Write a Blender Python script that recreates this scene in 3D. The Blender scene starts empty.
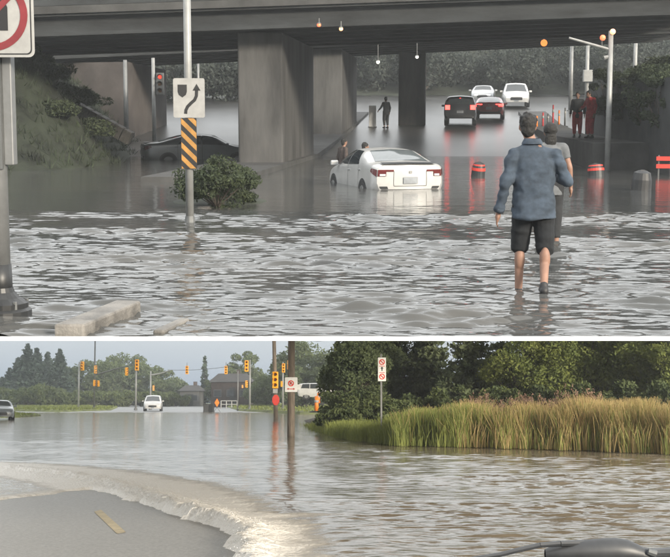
import bpy, bmesh, math, random
import numpy as np
from mathutils import Vector, Matrix, Euler, noise as mnoise

R = math.radians
random.seed(7)
rng = np.random.default_rng(11)
scene = bpy.context.scene
col = scene.collection

# ------------------------------------------------------------------ camera
F = 1300.0                        # focal length in pixels of the 670-wide photograph
W0, H0 = 670.0, 557.0
LOW_H, UP_H = 1.5, 1.75           # eye height above the lower and the upper water
LOW_PITCH = math.atan((397 - H0 / 2) / F)      # the lower road's horizon
UP_PITCH = -math.atan((H0 / 2 - 115) / F)      # the upper road's horizon
CAM = Vector((0, 0, LOW_H))
cd = bpy.data.cameras.new('camera')
cd.sensor_width = 36.0
cd.lens = 36.0 * F / W0
cd.clip_start = 0.05
cd.clip_end = 6000
cam = bpy.data.objects.new('camera', cd)
col.objects.link(cam)
cam.location = CAM
cam.rotation_euler = (math.pi / 2 + LOW_PITCH, 0, 0)
scene.camera = cam

# ------------------------------------------------------------------ sky, sun, exposure
SUN_EL, SUN_AZ = R(11), R(142)     # azimuth clockwise from +Y: right of and behind the camera
w = bpy.data.worlds.new('World')
scene.world = w
w.use_nodes = True
nt = w.node_tree
bg = nt.nodes['Background']
sky = nt.nodes.new('ShaderNodeTexSky')
sky.sky_type = 'NISHITA'
sky.sun_disc = False
sky.sun_elevation = SUN_EL
sky.sun_rotation = SUN_AZ
sky.altitude = 80
sky.air_density = 1.0
sky.dust_density = 2.5
sky.ozone_density = 1.0
hs = nt.nodes.new('ShaderNodeHueSaturation')
hs.inputs['Saturation'].default_value = 0.75
mixc = nt.nodes.new('ShaderNodeMix')
mixc.data_type = 'RGBA'
mixc.inputs['Factor'].default_value = 0.82      # cloud cover: the standard overcast sky, brighter towards the zenith
wtc = nt.nodes.new('ShaderNodeTexCoord'); wsep = nt.nodes.new('ShaderNodeSeparateXYZ')
nt.links.new(wtc.outputs['Generated'], wsep.inputs[0])
wcr = nt.nodes.new('ShaderNodeValToRGB')
wcr.color_ramp.elements[0].position = 0.0; wcr.color_ramp.elements[0].color = (2.7, 3.4, 4.35, 1)
wcr.color_ramp.elements[1].position = 0.75; wcr.color_ramp.elements[1].color = (15.4, 15.5, 15.4, 1)
we = wcr.color_ramp.elements.new(0.10); we.color = (6.6, 6.8, 6.8, 1)
we = wcr.color_ramp.elements.new(0.30); we.color = (15.6, 16.0, 16.1, 1)
nt.links.new(wsep.outputs['Z'], wcr.inputs[0]); nt.links.new(wcr.outputs[0], mixc.inputs[7])
nt.links.new(sky.outputs[0], hs.inputs['Color'])
nt.links.new(hs.outputs[0], mixc.inputs[6])
nt.links.new(mixc.outputs[2], bg.inputs[0])
bg.inputs[1].default_value = 0.1
sd = bpy.data.lights.new('sun', 'SUN')
sd.energy = 4.6
sd.angle = R(10)
sd.color = (1.0, 0.90, 0.75)
sun = bpy.data.objects.new('sun', sd)
col.objects.link(sun)
sdir = Vector((math.sin(SUN_AZ) * math.cos(SUN_EL), math.cos(SUN_AZ) * math.cos(SUN_EL), math.sin(SUN_EL)))
sun.rotation_euler = sdir.to_track_quat('Z', 'Y').to_euler()
sun.location = (0, -40, 60)
vs = scene.view_settings
vs.view_transform = 'Standard'
vs.look = 'None'
vs.gamma = 1.0
vs.exposure = 0.6
vs.use_curve_mapping = False
scene.cycles.use_denoising = True
scene.cycles.max_bounces = 7
scene.cycles.transparent_max_bounces = 8
scene.cycles.sample_clamp_indirect = 4

# ------------------------------------------------------------------ the two road levels
# The lower road is level. The upper flooded road climbs away above it as one rigid ramp: all of it is
# built in its own level frame and set on the ramp by M_UP at the end.
M_UP = Matrix.Translation(CAM) @ Matrix.Rotation(LOW_PITCH - UP_PITCH, 4, 'X') @ Matrix.Translation((0, 0, -UP_H))
UPPER = []

def _ray(x, y, p):
    a, b = (x - W0 / 2) / F, (H0 / 2 - y) / F
    return Vector((a, math.cos(p) - b * math.sin(p), math.sin(p) + b * math.cos(p)))

def U(x, y, d):
    r = _ray(x, y, UP_PITCH); return Vector((0, 0, UP_H)) + r * (d / r.y)
def Ug(x, y, z=0.0):
    r = _ray(x, y, UP_PITCH); return Vector((0, 0, UP_H)) + r * ((z - UP_H) / r.z)
def L(x, y, d):
    r = _ray(x, y, LOW_PITCH); return Vector((0, 0, LOW_H)) + r * (d / r.y)
def Lg(x, y, z=0.0):
    r = _ray(x, y, LOW_PITCH); return Vector((0, 0, LOW_H)) + r * ((z - LOW_H) / r.z)

# ------------------------------------------------------------------ materials
MATS = {}
def mat(name, colour, rough=0.6, metal=0.0, var=0.12, scale=6.0, bump=0.0, bscale=40.0, emit=None, es=0.0,
        spec=0.5, colour2=None, stretch=None, translucent=0.0, coat=0.0):
    m = bpy.data.materials.new(name); m.use_nodes = True
    t = m.node_tree; b = t.nodes['Principled BSDF']
    b.inputs['Roughness'].default_value = rough
    b.inputs['Metallic'].default_value = metal
    b.inputs['Specular IOR Level'].default_value = spec
    if coat: b.inputs['Coat Weight'].default_value = coat
    tc = t.nodes.new('ShaderNodeTexCoord')
    src = tc.outputs['Object']
    if stretch:
        mp = t.nodes.new('ShaderNodeMapping'); mp.inputs['Scale'].default_value = stretch
        t.links.new(src, mp.inputs[0]); src = mp.outputs[0]
    n = t.nodes.new('ShaderNodeTexNoise'); n.inputs['Scale'].default_value = scale; n.inputs['Detail'].default_value = 6
    n.inputs['Roughness'].default_value = 0.62
    t.links.new(src, n.inputs['Vector'])
    cr = t.nodes.new('ShaderNodeValToRGB')
    c2 = colour2 or tuple(max(0, c * (1 - 2.2 * var)) for c in colour)
    c1 = colour if colour2 else tuple(min(1, c * (1 + var)) for c in colour)
    cr.color_ramp.elements[0].position = 0.32; cr.color_ramp.elements[0].color = (*c2, 1)
    cr.color_ramp.elements[1].position = 0.66; cr.color_ramp.elements[1].color = (*c1, 1)
    t.links.new(n.outputs[0], cr.inputs[0]); t.links.new(cr.outputs[0], b.inputs['Base Color'])
    if bump:
        n2 = t.nodes.new('ShaderNodeTexNoise'); n2.inputs['Scale'].default_value = bscale; n2.inputs['Detail'].default_value = 5
        t.links.new(src, n2.inputs['Vector'])
        bp = t.nodes.new('ShaderNodeBump'); bp.inputs['Strength'].default_value = bump; bp.inputs['Distance'].default_value = 0.02
        t.links.new(n2.outputs[0], bp.inputs['Height']); t.links.new(bp.outputs[0], b.inputs['Normal'])
    if emit:
        b.inputs['Emission Color'].default_value = (*emit, 1); b.inputs['Emission Strength'].default_value = es
    if translucent:
        tr = t.nodes.new('ShaderNodeBsdfTranslucent'); t.links.new(cr.outputs[0], tr.inputs[0])
        mx = t.nodes.new('ShaderNodeMixShader'); mx.inputs[0].default_value = translucent
        t.links.new(b.outputs[0], mx.inputs[1]); t.links.new(tr.outputs[0], mx.inputs[2])
        t.links.new(mx.outputs[0], t.nodes['Material Output'].inputs[0])
    MATS[name] = m
    return m

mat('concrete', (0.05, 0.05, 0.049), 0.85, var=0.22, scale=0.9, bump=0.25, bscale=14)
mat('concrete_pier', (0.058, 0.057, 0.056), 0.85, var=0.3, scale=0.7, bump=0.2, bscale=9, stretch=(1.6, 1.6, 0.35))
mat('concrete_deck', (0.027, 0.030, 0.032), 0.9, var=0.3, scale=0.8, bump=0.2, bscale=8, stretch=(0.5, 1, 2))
mat('concrete_kerb', (0.16, 0.15, 0.135), 0.6, var=0.25, scale=3, bump=0.5, bscale=30)
mat('edge', (0.8, 0.79, 0.77), 0.8, var=0.06, scale=3)
mat('abutment', (0.07, 0.06, 0.056), 0.85, var=0.2, scale=0.6, bump=0.2, bscale=6)
mat('soffit', (0.72, 0.71, 0.69), 0.9, var=0.05, scale=0.4)  # unseen underside of the ramp, whitened to reflect light onto the road below
mat('asphalt_wet', (0.33, 0.322, 0.308), 0.36, var=0.16, scale=26.0, bump=0.3, bscale=60, spec=0.6)
mat('asphalt', (0.13, 0.13, 0.128), 0.5, var=0.18, scale=0.6, bump=0.3, bscale=20)
mat('road_pale', (0.085, 0.085, 0.083), 0.35, var=0.22, scale=0.5, bump=0.2, bscale=8)
mat('road_dark', (0.050, 0.050, 0.050), 0.28, var=0.35, scale=0.35, bump=0.15, bscale=6, stretch=(1, 0.35, 1))
mat('soil', (0.10, 0.085, 0.06), 0.95, var=0.3, scale=1.5, bump=0.4, bscale=10)
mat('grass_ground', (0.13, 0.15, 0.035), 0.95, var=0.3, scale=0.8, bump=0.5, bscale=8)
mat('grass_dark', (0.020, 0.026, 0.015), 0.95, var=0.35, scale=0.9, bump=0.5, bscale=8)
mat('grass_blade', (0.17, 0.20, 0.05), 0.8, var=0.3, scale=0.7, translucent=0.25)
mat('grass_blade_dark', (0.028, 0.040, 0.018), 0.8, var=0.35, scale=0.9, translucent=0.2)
mat('steel', (0.20, 0.205, 0.205), 0.5, metal=0.4, var=0.12, scale=3)
mat('steel_dark', (0.13, 0.135, 0.135), 0.55, metal=0.4, var=0.12, scale=3)
mat('pole_white', (0.27, 0.275, 0.27), 0.5, metal=0.2, var=0.1, scale=3)
mat('black_iron', (0.018, 0.019, 0.02), 0.45, var=0.2, scale=8)
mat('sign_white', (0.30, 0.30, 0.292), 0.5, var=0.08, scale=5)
mat('sign_white_shade_lift', (0.72, 0.72, 0.70), 0.45, var=0.05, scale=5)  # sign white lightened to make up for the shade under the ramp
mat('joint', (0.03, 0.03, 0.03), 0.9)
mat('sign_black', (0.015, 0.015, 0.016), 0.5, var=0.05)
mat('sign_red', (0.17, 0.02, 0.025), 0.5, var=0.1)
mat('sign_red_bright', (0.60, 0.05, 0.035), 0.45, var=0.08)
mat('sign_yellow', (0.36, 0.185, 0.045), 0.5, var=0.14)
mat('sign_orange', (0.75, 0.20, 0.02), 0.5, var=0.08)
mat('wood_pole', (0.20, 0.165, 0.13), 0.9, var=0.22, scale=5, stretch=(4, 4, 0.4), bump=0.4, bscale=30)
mat('signal_yellow', (0.80, 0.36, 0.012), 0.45, var=0.06)
mat('lens_red', (0.5, 0.01, 0.01), 0.3, emit=(1, 0.05, 0.025), es=1.4)
mat('lens_red_far', (0.5, 0.01, 0.01), 0.3, emit=(1, 0.09, 0.05), es=2.2)
mat('lens_dark', (0.10, 0.045, 0.01), 0.3)
mat('lamp_warm', (0.8, 0.5, 0.3), 0.3, emit=(1, 0.45, 0.18), es=1.6)
mat('lamp_redlit', (0.8, 0.2, 0.1), 0.3, emit=(1, 0.13, 0.05), es=1.5)
mat('lamp_white', (0.8, 0.8, 0.8), 0.3, emit=(1.0, 0.97, 0.85), es=1.6)
mat('tail_red', (0.10, 0.012, 0.012), 0.2, var=0.1)
mat('tail_red_lit', (0.5, 0.02, 0.02), 0.25, emit=(1, 0.05, 0.04), es=5.0)
mat('head_lit', (0.8, 0.8, 0.8), 0.25, emit=(1, 0.95, 0.85), es=5)
mat('head_glass', (0.5, 0.52, 0.54), 0.12, var=0.05, spec=0.8)
mat('paint_white', (0.46, 0.46, 0.45), 0.28, var=0.06, scale=2, coat=0.5)
mat('paint_dark', (0.03, 0.032, 0.036), 0.28, var=0.06, scale=2, coat=0.5)
mat('paint_silver', (0.36, 0.37, 0.38), 0.3, metal=0.4, var=0.05, scale=2, coat=0.5)
mat('paint_red', (0.20, 0.045, 0.045), 0.3, var=0.05, scale=2, coat=0.5)
mat('paint_grey', (0.16, 0.175, 0.18), 0.3, metal=0.3, var=0.05, scale=2, coat=0.5)
mat('car_glass', (0.028, 0.033, 0.036), 0.06, var=0.05, spec=0.8)
mat('rear_glass', (0.085, 0.10, 0.105), 0.08, var=0.08, spec=0.8)
mat('rubber', (0.02, 0.02, 0.02), 0.8)
mat('trim_black', (0.022, 0.023, 0.025), 0.5)
mat('plate_white', (0.24, 0.26, 0.28), 0.5, var=0.1)
mat('denim', (0.043, 0.060, 0.084), 0.95, var=0.22, scale=7, bump=0.06, bscale=160)
mat('shorts', (0.012, 0.014, 0.017), 0.95, var=0.2, scale=8, bump=0.05, bscale=120)
mat('skin', (0.25, 0.14, 0.098), 0.6, var=0.1, scale=9)
mat('hair', (0.008, 0.0075, 0.007), 0.7, var=0.25, scale=30, bump=0.6, bscale=90, stretch=(1, 1, 0.3))
mat('shoe', (0.02, 0.02, 0.022), 0.6)
mat('cloth_grey', (0.11, 0.117, 0.125), 0.9, var=0.12, scale=10)
mat('cloth_dark', (0.022, 0.024, 0.027), 0.9, var=0.2, scale=10)
mat('cloth_red', (0.45, 0.04, 0.045), 0.9, var=0.15, scale=10)
mat('cloth_brown', (0.06, 0.045, 0.04), 0.9, var=0.2, scale=10)
mat('foliage_conifer', (0.075, 0.105, 0.07), 0.85, colour2=(0.03, 0.05, 0.038), scale=0.5, translucent=0.2)
mat('foliage_spruce', (0.17, 0.20, 0.095), 0.85, colour2=(0.07, 0.10, 0.052), scale=0.9, translucent=0.35)
mat('foliage_decid', (0.13, 0.16, 0.065), 0.85, colour2=(0.07, 0.098, 0.046), scale=0.45, translucent=0.4)
mat('foliage_bright', (0.23, 0.26, 0.065), 0.8, colour2=(0.11, 0.15, 0.04), scale=0.9, translucent=0.4)
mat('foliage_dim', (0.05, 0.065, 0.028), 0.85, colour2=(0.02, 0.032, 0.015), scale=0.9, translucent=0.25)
mat('foliage_bush', (0.13, 0.155, 0.05), 0.85, colour2=(0.05, 0.075, 0.03), scale=0.8, translucent=0.3)
mat('foliage_hazy', (0.05, 0.06, 0.05), 0.9, colour2=(0.022, 0.03, 0.025), scale=0.35, translucent=0.2)
mat('bark', (0.075, 0.06, 0.048), 0.95, var=0.25, scale=6, bump=0.5, bscale=25, stretch=(3, 3, 0.6))
mat('reed_green', (0.32, 0.35, 0.095), 0.8, colour2=(0.16, 0.20, 0.05), scale=0.5, translucent=0.4)
mat('reed_tan', (0.56, 0.41, 0.20), 0.85, colour2=(0.34, 0.27, 0.10), scale=0.5, translucent=0.4)
mat('reed_plume', (0.26, 0.17, 0.12), 0.95, var=0.2, scale=2, translucent=0.2)
mat('brick_wall', (0.055, 0.04, 0.035), 0.9, var=0.2, scale=2)
mat('roof_dark', (0.035, 0.033, 0.032), 0.9, var=0.2, scale=2)
mat('siding_pale', (0.10, 0.10, 0.095), 0.8, var=0.1)
mat('paint_line', (0.60, 0.52, 0.36), 0.7, colour2=(0.46, 0.40, 0.28), scale=9)
mat('bin_plastic', (0.02, 0.022, 0.024), 0.6)
mat('wiper_black', (0.035, 0.037, 0.04), 0.45, var=0.15, scale=40)
mat('bonnet', (0.05, 0.055, 0.058), 0.35, var=0.08, coat=0.4)
mat('white_board', (0.62, 0.63, 0.63), 0.7, var=0.06)
mat('rock', (0.32, 0.27, 0.22), 0.9, var=0.3, scale=4, bump=0.6, bscale=12)

def water_mat(name, base, base2, rough, bsc, bstr, bstretch, foam=None):
    m = bpy.data.materials.new(name); m.use_nodes = True
    t = m.node_tree; b = t.nodes['Principled BSDF']
    b.inputs['IOR'].default_value = 1.333
    b.inputs['Roughness'].default_value = rough
    g = t.nodes.new('ShaderNodeNewGeometry')
    n0 = t.nodes.new('ShaderNodeTexNoise'); n0.inputs['Scale'].default_value = 0.25; n0.inputs['Detail'].default_value = 4
    tc = t.nodes.new('ShaderNodeTexCoord')
    t.links.new(tc.outputs['Object'], n0.inputs['Vector'])
    cr = t.nodes.new('ShaderNodeValToRGB')
    cr.color_ramp.elements[0].position = 0.35; cr.color_ramp.elements[0].color = (*base, 1)
    cr.color_ramp.elements[1].position = 0.65; cr.color_ramp.elements[1].color = (*base2, 1)
    t.links.new(n0.outputs[0], cr.inputs[0])
    mp = t.nodes.new('ShaderNodeMapping'); mp.inputs['Scale'].default_value = bstretch
    t.links.new(tc.outputs['Object'], mp.inputs[0])
    n = t.nodes.new('ShaderNodeTexNoise'); n.inputs['Scale'].default_value = bsc; n.inputs['Detail'].default_value = 3
    t.links.new(mp.outputs[0], n.inputs['Vector'])
    bp = t.nodes.new('ShaderNodeBump'); bp.inputs['Strength'].default_value = bstr; bp.inputs['Distance'].default_value = 0.01
    t.links.new(n.outputs[0], bp.inputs['Height'])
    t.links.new(bp.outputs[0], b.inputs['Normal'])
    colour = cr.outputs[0]
    if foam:
        at = t.nodes.new('ShaderNodeAttribute'); at.attribute_name = 'foam'
        fn = t.nodes.new('ShaderNodeTexNoise'); fn.inputs['Scale'].default_value = 4.0; fn.inputs['Detail'].default_value = 10; fn.inputs['Roughness'].default_value = 0.8; fn.inputs['Distortion'].default_value = 0.6
        t.links.new(tc.outputs['Object'], fn.inputs['Vector'])
        ad = t.nodes.new('ShaderNodeMath'); ad.operation = 'ADD'; t.links.new(at.outputs['Fac'], ad.inputs[0]); t.links.new(fn.outputs[0], ad.inputs[1])
        mr = t.nodes.new('ShaderNodeMapRange'); mr.inputs[1].default_value = 0.86; mr.inputs[2].default_value = 1.22
        t.links.new(ad.outputs[0], mr.inputs[0])
        mx = t.nodes.new('ShaderNodeMix'); mx.data_type = 'RGBA'; mx.inputs[7].default_value = (*foam, 1)
        t.links.new(mr.outputs[0], mx.inputs['Factor']); t.links.new(colour, mx.inputs[6]); colour = mx.outputs[2]
        fb = t.nodes.new('ShaderNodeTexNoise'); fb.inputs['Scale'].default_value = 22; fb.inputs['Detail'].default_value = 6
        t.links.new(tc.outputs['Object'], fb.inputs['Vector'])
        bp2 = t.nodes.new('ShaderNodeBump'); bp2.inputs['Distance'].default_value = 0.03
        fs_ = t.nodes.new('ShaderNodeMath'); fs_.operation = 'MULTIPLY'; fs_.inputs[1].default_value = 0.8
        t.links.new(mr.outputs[0], fs_.inputs[0]); t.links.new(fs_.outputs[0], bp2.inputs['Strength'])
        t.links.new(fb.outputs[0], bp2.inputs['Height']); t.links.new(bp.outputs[0], bp2.inputs['Normal']); t.links.new(bp2.outputs[0], b.inputs['Normal'])
        rr = t.nodes.new('ShaderNodeMapRange'); rr.inputs[3].default_value = rough; rr.inputs[4].default_value = 0.8
        t.links.new(mr.outputs[0], rr.inputs[0]); t.links.new(rr.outputs[0], b.inputs['Roughness'])
    t.links.new(colour, b.inputs['Base Color'])
    MATS[name] = m
water_mat('water_upper', (0.055, 0.058, 0.058), (0.075, 0.074, 0.070), 0.06, 7.0, 0.45, (0.6, 1.6, 1))
water_mat('water_lower', (0.185, 0.148, 0.10), (0.25, 0.215, 0.165), 0.09, 8.0, 0.5, (0.7, 1.6, 1), foam=(0.86, 0.83, 0.78))

# ------------------------------------------------------------------ mesh helpers
class MB:
    def __init__(s): s.v = []; s.f = []
    def add(s, vs, fs):
        o = len(s.v); s.v += [tuple(p) for p in vs]; s.f += [tuple(i + o for i in f) for f in fs]; return s
    def box(s, c, size, rot=None, taper=1.0):
        hx, hy, hz = size[0] / 2, size[1] / 2, size[2] / 2
        ps = []
        for z in (-1, 1):
            k = taper if z > 0 else 1
            for x, y in ((-1, -1), (1, -1), (1, 1), (-1, 1)):
                p = Vector((x * hx * k, y * hy * k, z * hz))
                if rot is not None: p = rot @ p
                ps.append(p + Vector(c))
        return s.add(ps, [(3, 2, 1, 0), (4, 5, 6, 7), (0, 1, 5, 4), (1, 2, 6, 5), (2, 3, 7, 6), (3, 0, 4, 7)])
    def cyl(s, p0, p1, r0, r1=None, n=12, cap=True):
        p0, p1 = Vector(p0), Vector(p1); r1 = r0 if r1 is None else r1
        d = (p1 - p0).normalized(); a = d.orthogonal().normalized(); b = d.cross(a)
        ps = []
        for p, r in ((p0, r0), (p1, r1)):
            for i in range(n):
                t = 2 * math.pi * i / n; ps.append(p + (a * math.cos(t) + b * math.sin(t)) * r)
        fs = [(i, (i + 1) % n, n + (i + 1) % n, n + i) for i in range(n)]
        if cap: fs += [tuple(range(n - 1, -1, -1)), tuple(range(n, 2 * n))]
        return s.add(ps, fs)
    def tube(s, pts, rs, n=8):
        for i in range(len(pts) - 1): s.cyl(pts[i], pts[i + 1], rs[i], rs[i + 1], n)
        return s
    def lathe(s, prof, n=16, c=(0, 0, 0)):
        ps = []; c = Vector(c)
        for r, z in prof:
            for i in range(n):
                t = 2 * math.pi * i / n; ps.append(c + Vector((r * math.cos(t), r * math.sin(t), z)))
        fs = []
        for k in range(len(prof) - 1):
            for i in range(n):
                fs.append((k * n + i, k * n + (i + 1) % n, (k + 1) * n + (i + 1) % n, (k + 1) * n + i))
        fs.append(tuple(range(n - 1, -1, -1))); fs.append(tuple(range((len(prof) - 1) * n, len(prof) * n)))
        return s.add(ps, fs)
    def prism(s, pts, n, th):                  # flat polygon pts (3d), pushed along n by th
        n = Vector(n) * th; k = len(pts); a = [Vector(p) for p in pts]
        return s.add(a + [p + n for p in a], [tuple(range(k - 1, -1, -1)), tuple(range(k, 2 * k))] +
                     [(i, (i + 1) % k, k + (i + 1) % k, k + i) for i in range(k)])
    def ellipsoid(s, c, r, nu=14, nv=10, rot=None):
        ps = []; c = Vector(c)
        for j in range(nv + 1):
            t = math.pi * j / nv
            for i in range(nu):
                a = 2 * math.pi * i / nu
                p = Vector((r[0] * math.sin(t) * math.cos(a), r[1] * math.sin(t) * math.sin(a), r[2] * math.cos(t)))
                ps.append(c + (rot @ p if rot is not None else p))
        fs = [(j * nu + i, (j + 1) * nu + i, (j + 1) * nu + (i + 1) % nu, j * nu + (i + 1) % nu) for j in range(nv) for i in range(nu)]
        return s.add(ps, fs)
    def grid(s, P):                            # P[i][j] points
        n, m = len(P), len(P[0])
        return s.add([p for r in P for p in r], [(i * m + j, i * m + j + 1, (i + 1) * m + j + 1, (i + 1) * m + j) for i in range(n - 1) for j in range(m - 1)])
    def mesh(s, name, m=None, smooth=False):
        me = bpy.data.meshes.new(name); me.from_pydata(s.v, [], s.f); me.update()
        if m: me.materials.append(MATS[m])
        if smooth: me.polygons.foreach_set('use_smooth', [True] * len(me.polygons))
        return me
    def build(s, name, m, parent=None, smooth=False, bevel=0.0):
        o = bpy.data.objects.new(name, s.mesh(name, m, smooth)); col.objects.link(o)
        if parent is not None: o.parent = parent
        if bevel:
            bv = o.modifiers.new('bevel', 'BEVEL'); bv.width = bevel; bv.segments = 2; bv.limit_method = 'ANGLE'
        return o

def tag(o, label=None, cat=None, group=None, kind=None, up=False):
    if label: o['label'] = label
    if cat: o['category'] = cat
    if group: o['group'] = group
    if kind: o['kind'] = kind
    if up: UPPER.append(o)
    return o
def thing(name, label, cat, loc=(0, 0, 0), rz=0.0, group=None, up=False):
    o = bpy.data.objects.new(name, None); col.objects.link(o); o.empty_display_size = 0.3
    o.location = loc; o.rotation_euler = (0, 0, rz)
    return tag(o, label, cat, group, None, up)
def copy_tree(o, parent=None):
    c = o.copy(); col.objects.link(c)
    if parent is not None: c.parent = parent
    for ch in list(o.children): copy_tree(ch, c)
    return c
def np_grid(name, X, Y, Z, m, attrs=None):
    n, k = X.shape
    co = np.stack([X, Y, Z], -1).reshape(-1, 3)
    idx = np.arange(n * k).reshape(n, k)
    q = np.stack([idx[:-1, :-1], idx[:-1, 1:], idx[1:, 1:], idx[1:, :-1]], -1).reshape(-1, 4)
    me = bpy.data.meshes.new(name)
    me.vertices.add(n * k); me.vertices.foreach_set('co', co.ravel())
    me.loops.add(q.size); me.loops.foreach_set('vertex_index', q.ravel().astype(np.int32))
    me.polygons.add(len(q)); me.polygons.foreach_set('loop_start', np.arange(0, q.size, 4, dtype=np.int32))
    me.polygons.foreach_set('use_smooth', np.ones(len(q), bool))
    for an, av in (attrs or {}).items():
        a = me.attributes.new(an, 'FLOAT', 'POINT'); a.data.foreach_set('value', av.ravel().astype(np.float32))
    me.update(); me.validate()
    me.materials.append(MATS[m])
    o = bpy.data.objects.new(name, me); col.objects.link(o)
    return o
def quads(name, V, m, parent=None):            # V: (n,4,3) array of loose quads
    n = len(V); me = bpy.data.meshes.new(name)
    me.vertices.add(n * 4); me.vertices.foreach_set('co', V.reshape(-1).astype(np.float32))
    me.loops.add(n * 4); me.loops.foreach_set('vertex_index', np.arange(n * 4, dtype=np.int32))
    me.polygons.add(n); me.polygons.foreach_set('loop_start', np.arange(0, n * 4, 4, dtype=np.int32))
    me.update(); me.validate(); me.materials.append(MATS[m])
    o = bpy.data.objects.new(name, me); col.objects.link(o)
    if parent is not None: o.parent = parent
    return o

def wave_field(X, Y, lam0, lam1, n, spread, seed, ang=math.pi / 2):
    g = np.random.default_rng(seed); Z = np.zeros_like(X)
    for i in range(n):
        lam = lam0 * (lam1 / lam0) ** g.random(); a = ang + g.normal() * spread
        k = 2 * math.pi / lam
        Z += lam * np.cos(k * (X * math.cos(a) + Y * math.sin(a)) + g.random() * 6.283)
    return Z / (n ** 0.5 * lam1)
def smooth(a, b, x):
    t = np.clip((x - a) / (b - a), 0, 1); return t * t * (3 - 2 * t)
# ================================================================== UPPER ROAD: the setting
YAW = 0.0875                                   # the underpass road runs a little to the right
UP_D = [10.2, 11.0, 22, 26, 46, 56, 75, 80, 95, 110, 140]
UP_Z = [-0.012, -0.10, -0.10, -0.55, -0.55, 0.02, 1.0, 1.33, 2.2, 3.1, 4.9]
def up_ground(d): return float(np.interp(d, UP_D, UP_Z))

def upper_ground():
    ds = np.unique(np.concatenate([np.linspace(10.2, 11.0, 4), np.linspace(11.4, 56, 40), np.linspace(56, 140, 40)]))
    ts = np.linspace(-1, 1, 25)
    D, T = np.meshgrid(ds, ts, indexing='ij')
    X = T * (0.26 * D + 1.6)
    Z = np.interp(D, UP_D, UP_Z)
    o = np_grid('ground', X, D, Z, 'road_dark')
    tag(o, kind='structure', up=True)
    # body of the ramp: a slab whose front edge is thin and that thickens away from the near end
    Zb = -0.022 - 0.12 * np.clip(D - 10.2, 0, 9.5) + np.clip(Z, 0, None)
    s = np_grid('ramp_slab', X, D, Zb, 'soffit'); tag(s, kind='structure', up=True)
    e = MB(); hw = 0.26 * 10.2 + 1.6
    e.box((0, 10.165, -0.008), (2 * hw, 0.07, 0.024))
    tag(e.build('ramp_edge', 'edge'), kind='structure', up=True)
upper_ground()

def upper_water():
    ds = [10.19]
    while ds[-1] < 58: ds.append(ds[-1] * (1.0024 if ds[-1] < 26 else 1.0055))
    ds = np.array(ds); ts = np.linspace(-1, 1, 380)
    D, T = np.meshgrid(ds, ts, indexing='ij')
    X = T * (0.26 * D + 1.55)
    Z = np.zeros_like(X)
    patch = 0.5 + 0.5 * np.tanh(2.2 * wave_field(X * 0.55, D, 1.6, 6.0, 26, 0.5, 5))
    patch2 = 0.5 + 0.5 * np.tanh(2.0 * wave_field(X * 0.8, D, 0.9, 2.4, 24, 0.9, 51))
    near = 1 - smooth(20.5, 26.5, D + 1.4 * wave_field(X, D, 1.5, 7, 16, 2.0, 8))
    calm_kerb = 1 - 0.75 * np.exp(-((X + 1.4) ** 2 / 0.8 + (D - 10.7) ** 2 / 0.8))
    man = 1 - 0.8 * np.exp(-((X - 2.0) ** 2 / 0.5 + (D - 11.6) ** 2 / 2.2))
    A = near * calm_kerb * man * (0.25 + 0.85 * patch) * (0.35 + 0.75 * patch2)
    chop = wave_field(X * 0.55, D, 0.11, 0.42, 140, 0.62, 21) + 0.9 * wave_field(X * 0.5, D, 0.4, 1.7, 50, 0.6, 22)
    fine = wave_field(X * 0.7, D, 0.10, 0.30, 44, 0.7, 23) * np.clip(1.5 - D / 22, 0.15, 1)
    Z += A * 0.032 * chop + near * (0.35 + 0.5 * patch2) * 0.011 * fine
    calm = smooth(23.5, 25.5, D)
    Z += calm * (0.0030 * wave_field(X * 0.5, D, 0.5, 1.8, 40, 0.6, 33)) * (0.4 + patch)
    edge = 23.9 + 0.35 * wave_field(X, D * 0.2, 2, 7, 12, 1.5, 9)
    Z += 0.016 * np.exp(-((D - edge) / 0.30) ** 2) * patch2 * (0.3 + patch) + 0.022 * np.exp(-((D - edge + 1.3) / 0.25) ** 2) * patch
    # rings round the wading legs
    for cx, cy in ((1.86, 13.15), (2.13, 12.9)):
        r = np.hypot(X - cx, D - cy); Z += 0.012 * np.cos(r * 22) * np.exp(-r * 2.4)
    o = np_grid('water', X, D, Z, 'water_upper'); tag(o, kind='structure', up=True)
upper_water()

def slab(name, m, pts, z0, z1, label=None, cat=None, kind='structure', up=True, parent=None, bevel=0.0):
    k = MB(); k.prism([(x, y, z0) for x, y in pts], (0, 0, 1), z1 - z0)
    o = k.build(name, m, parent, bevel=bevel)
    if parent is None: tag(o, label, cat, None, kind, up)
    return o

# raised walks either side of the underpass
def walk_l(d): return -1.60 + YAW * (d - 44)
def wall_r(d): return 9.75 + YAW * (d - 38)
k = MB()
ds = [34, 40, 46, 54, 64, 75, 88]
def zw(d, base): return max(base, up_ground(d) + 0.16)
rows = [[(walk_l(d) - 2.6, d, zw(d, 0.15)), (walk_l(d), d, zw(d, 0.15)), (walk_l(d) + 0.03, d, -0.6)] for d in ds]
rows = [[(walk_l(34) - 2.6, 33.98, -0.6), (walk_l(34), 33.98, -0.6), (walk_l(34) + 0.03, 33.98, -0.61)]] + rows
k.grid(rows)
tag(k.build('raised_walk', 'concrete'), kind='structure', up=True)
k = MB()
def zr_(d): return max(0.85, up_ground(d) + 0.2)
rows = [[(wall_r(d) - 1.85, d, -0.6), (wall_r(d) - 1.82, d, zr_(d)), (wall_r(d), d, zr_(d))] for d in (42, 48, 54, 62, 75, 88)]
rows = [[(wall_r(42) - 1.85, 41.98, -0.6), (wall_r(42) - 1.82, 41.98, -0.6), (wall_r(42), 41.98, -0.61)]] + rows
k.grid(rows)
tag(k.build('raised_walk', 'concrete'), kind='structure', up=True)

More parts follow.
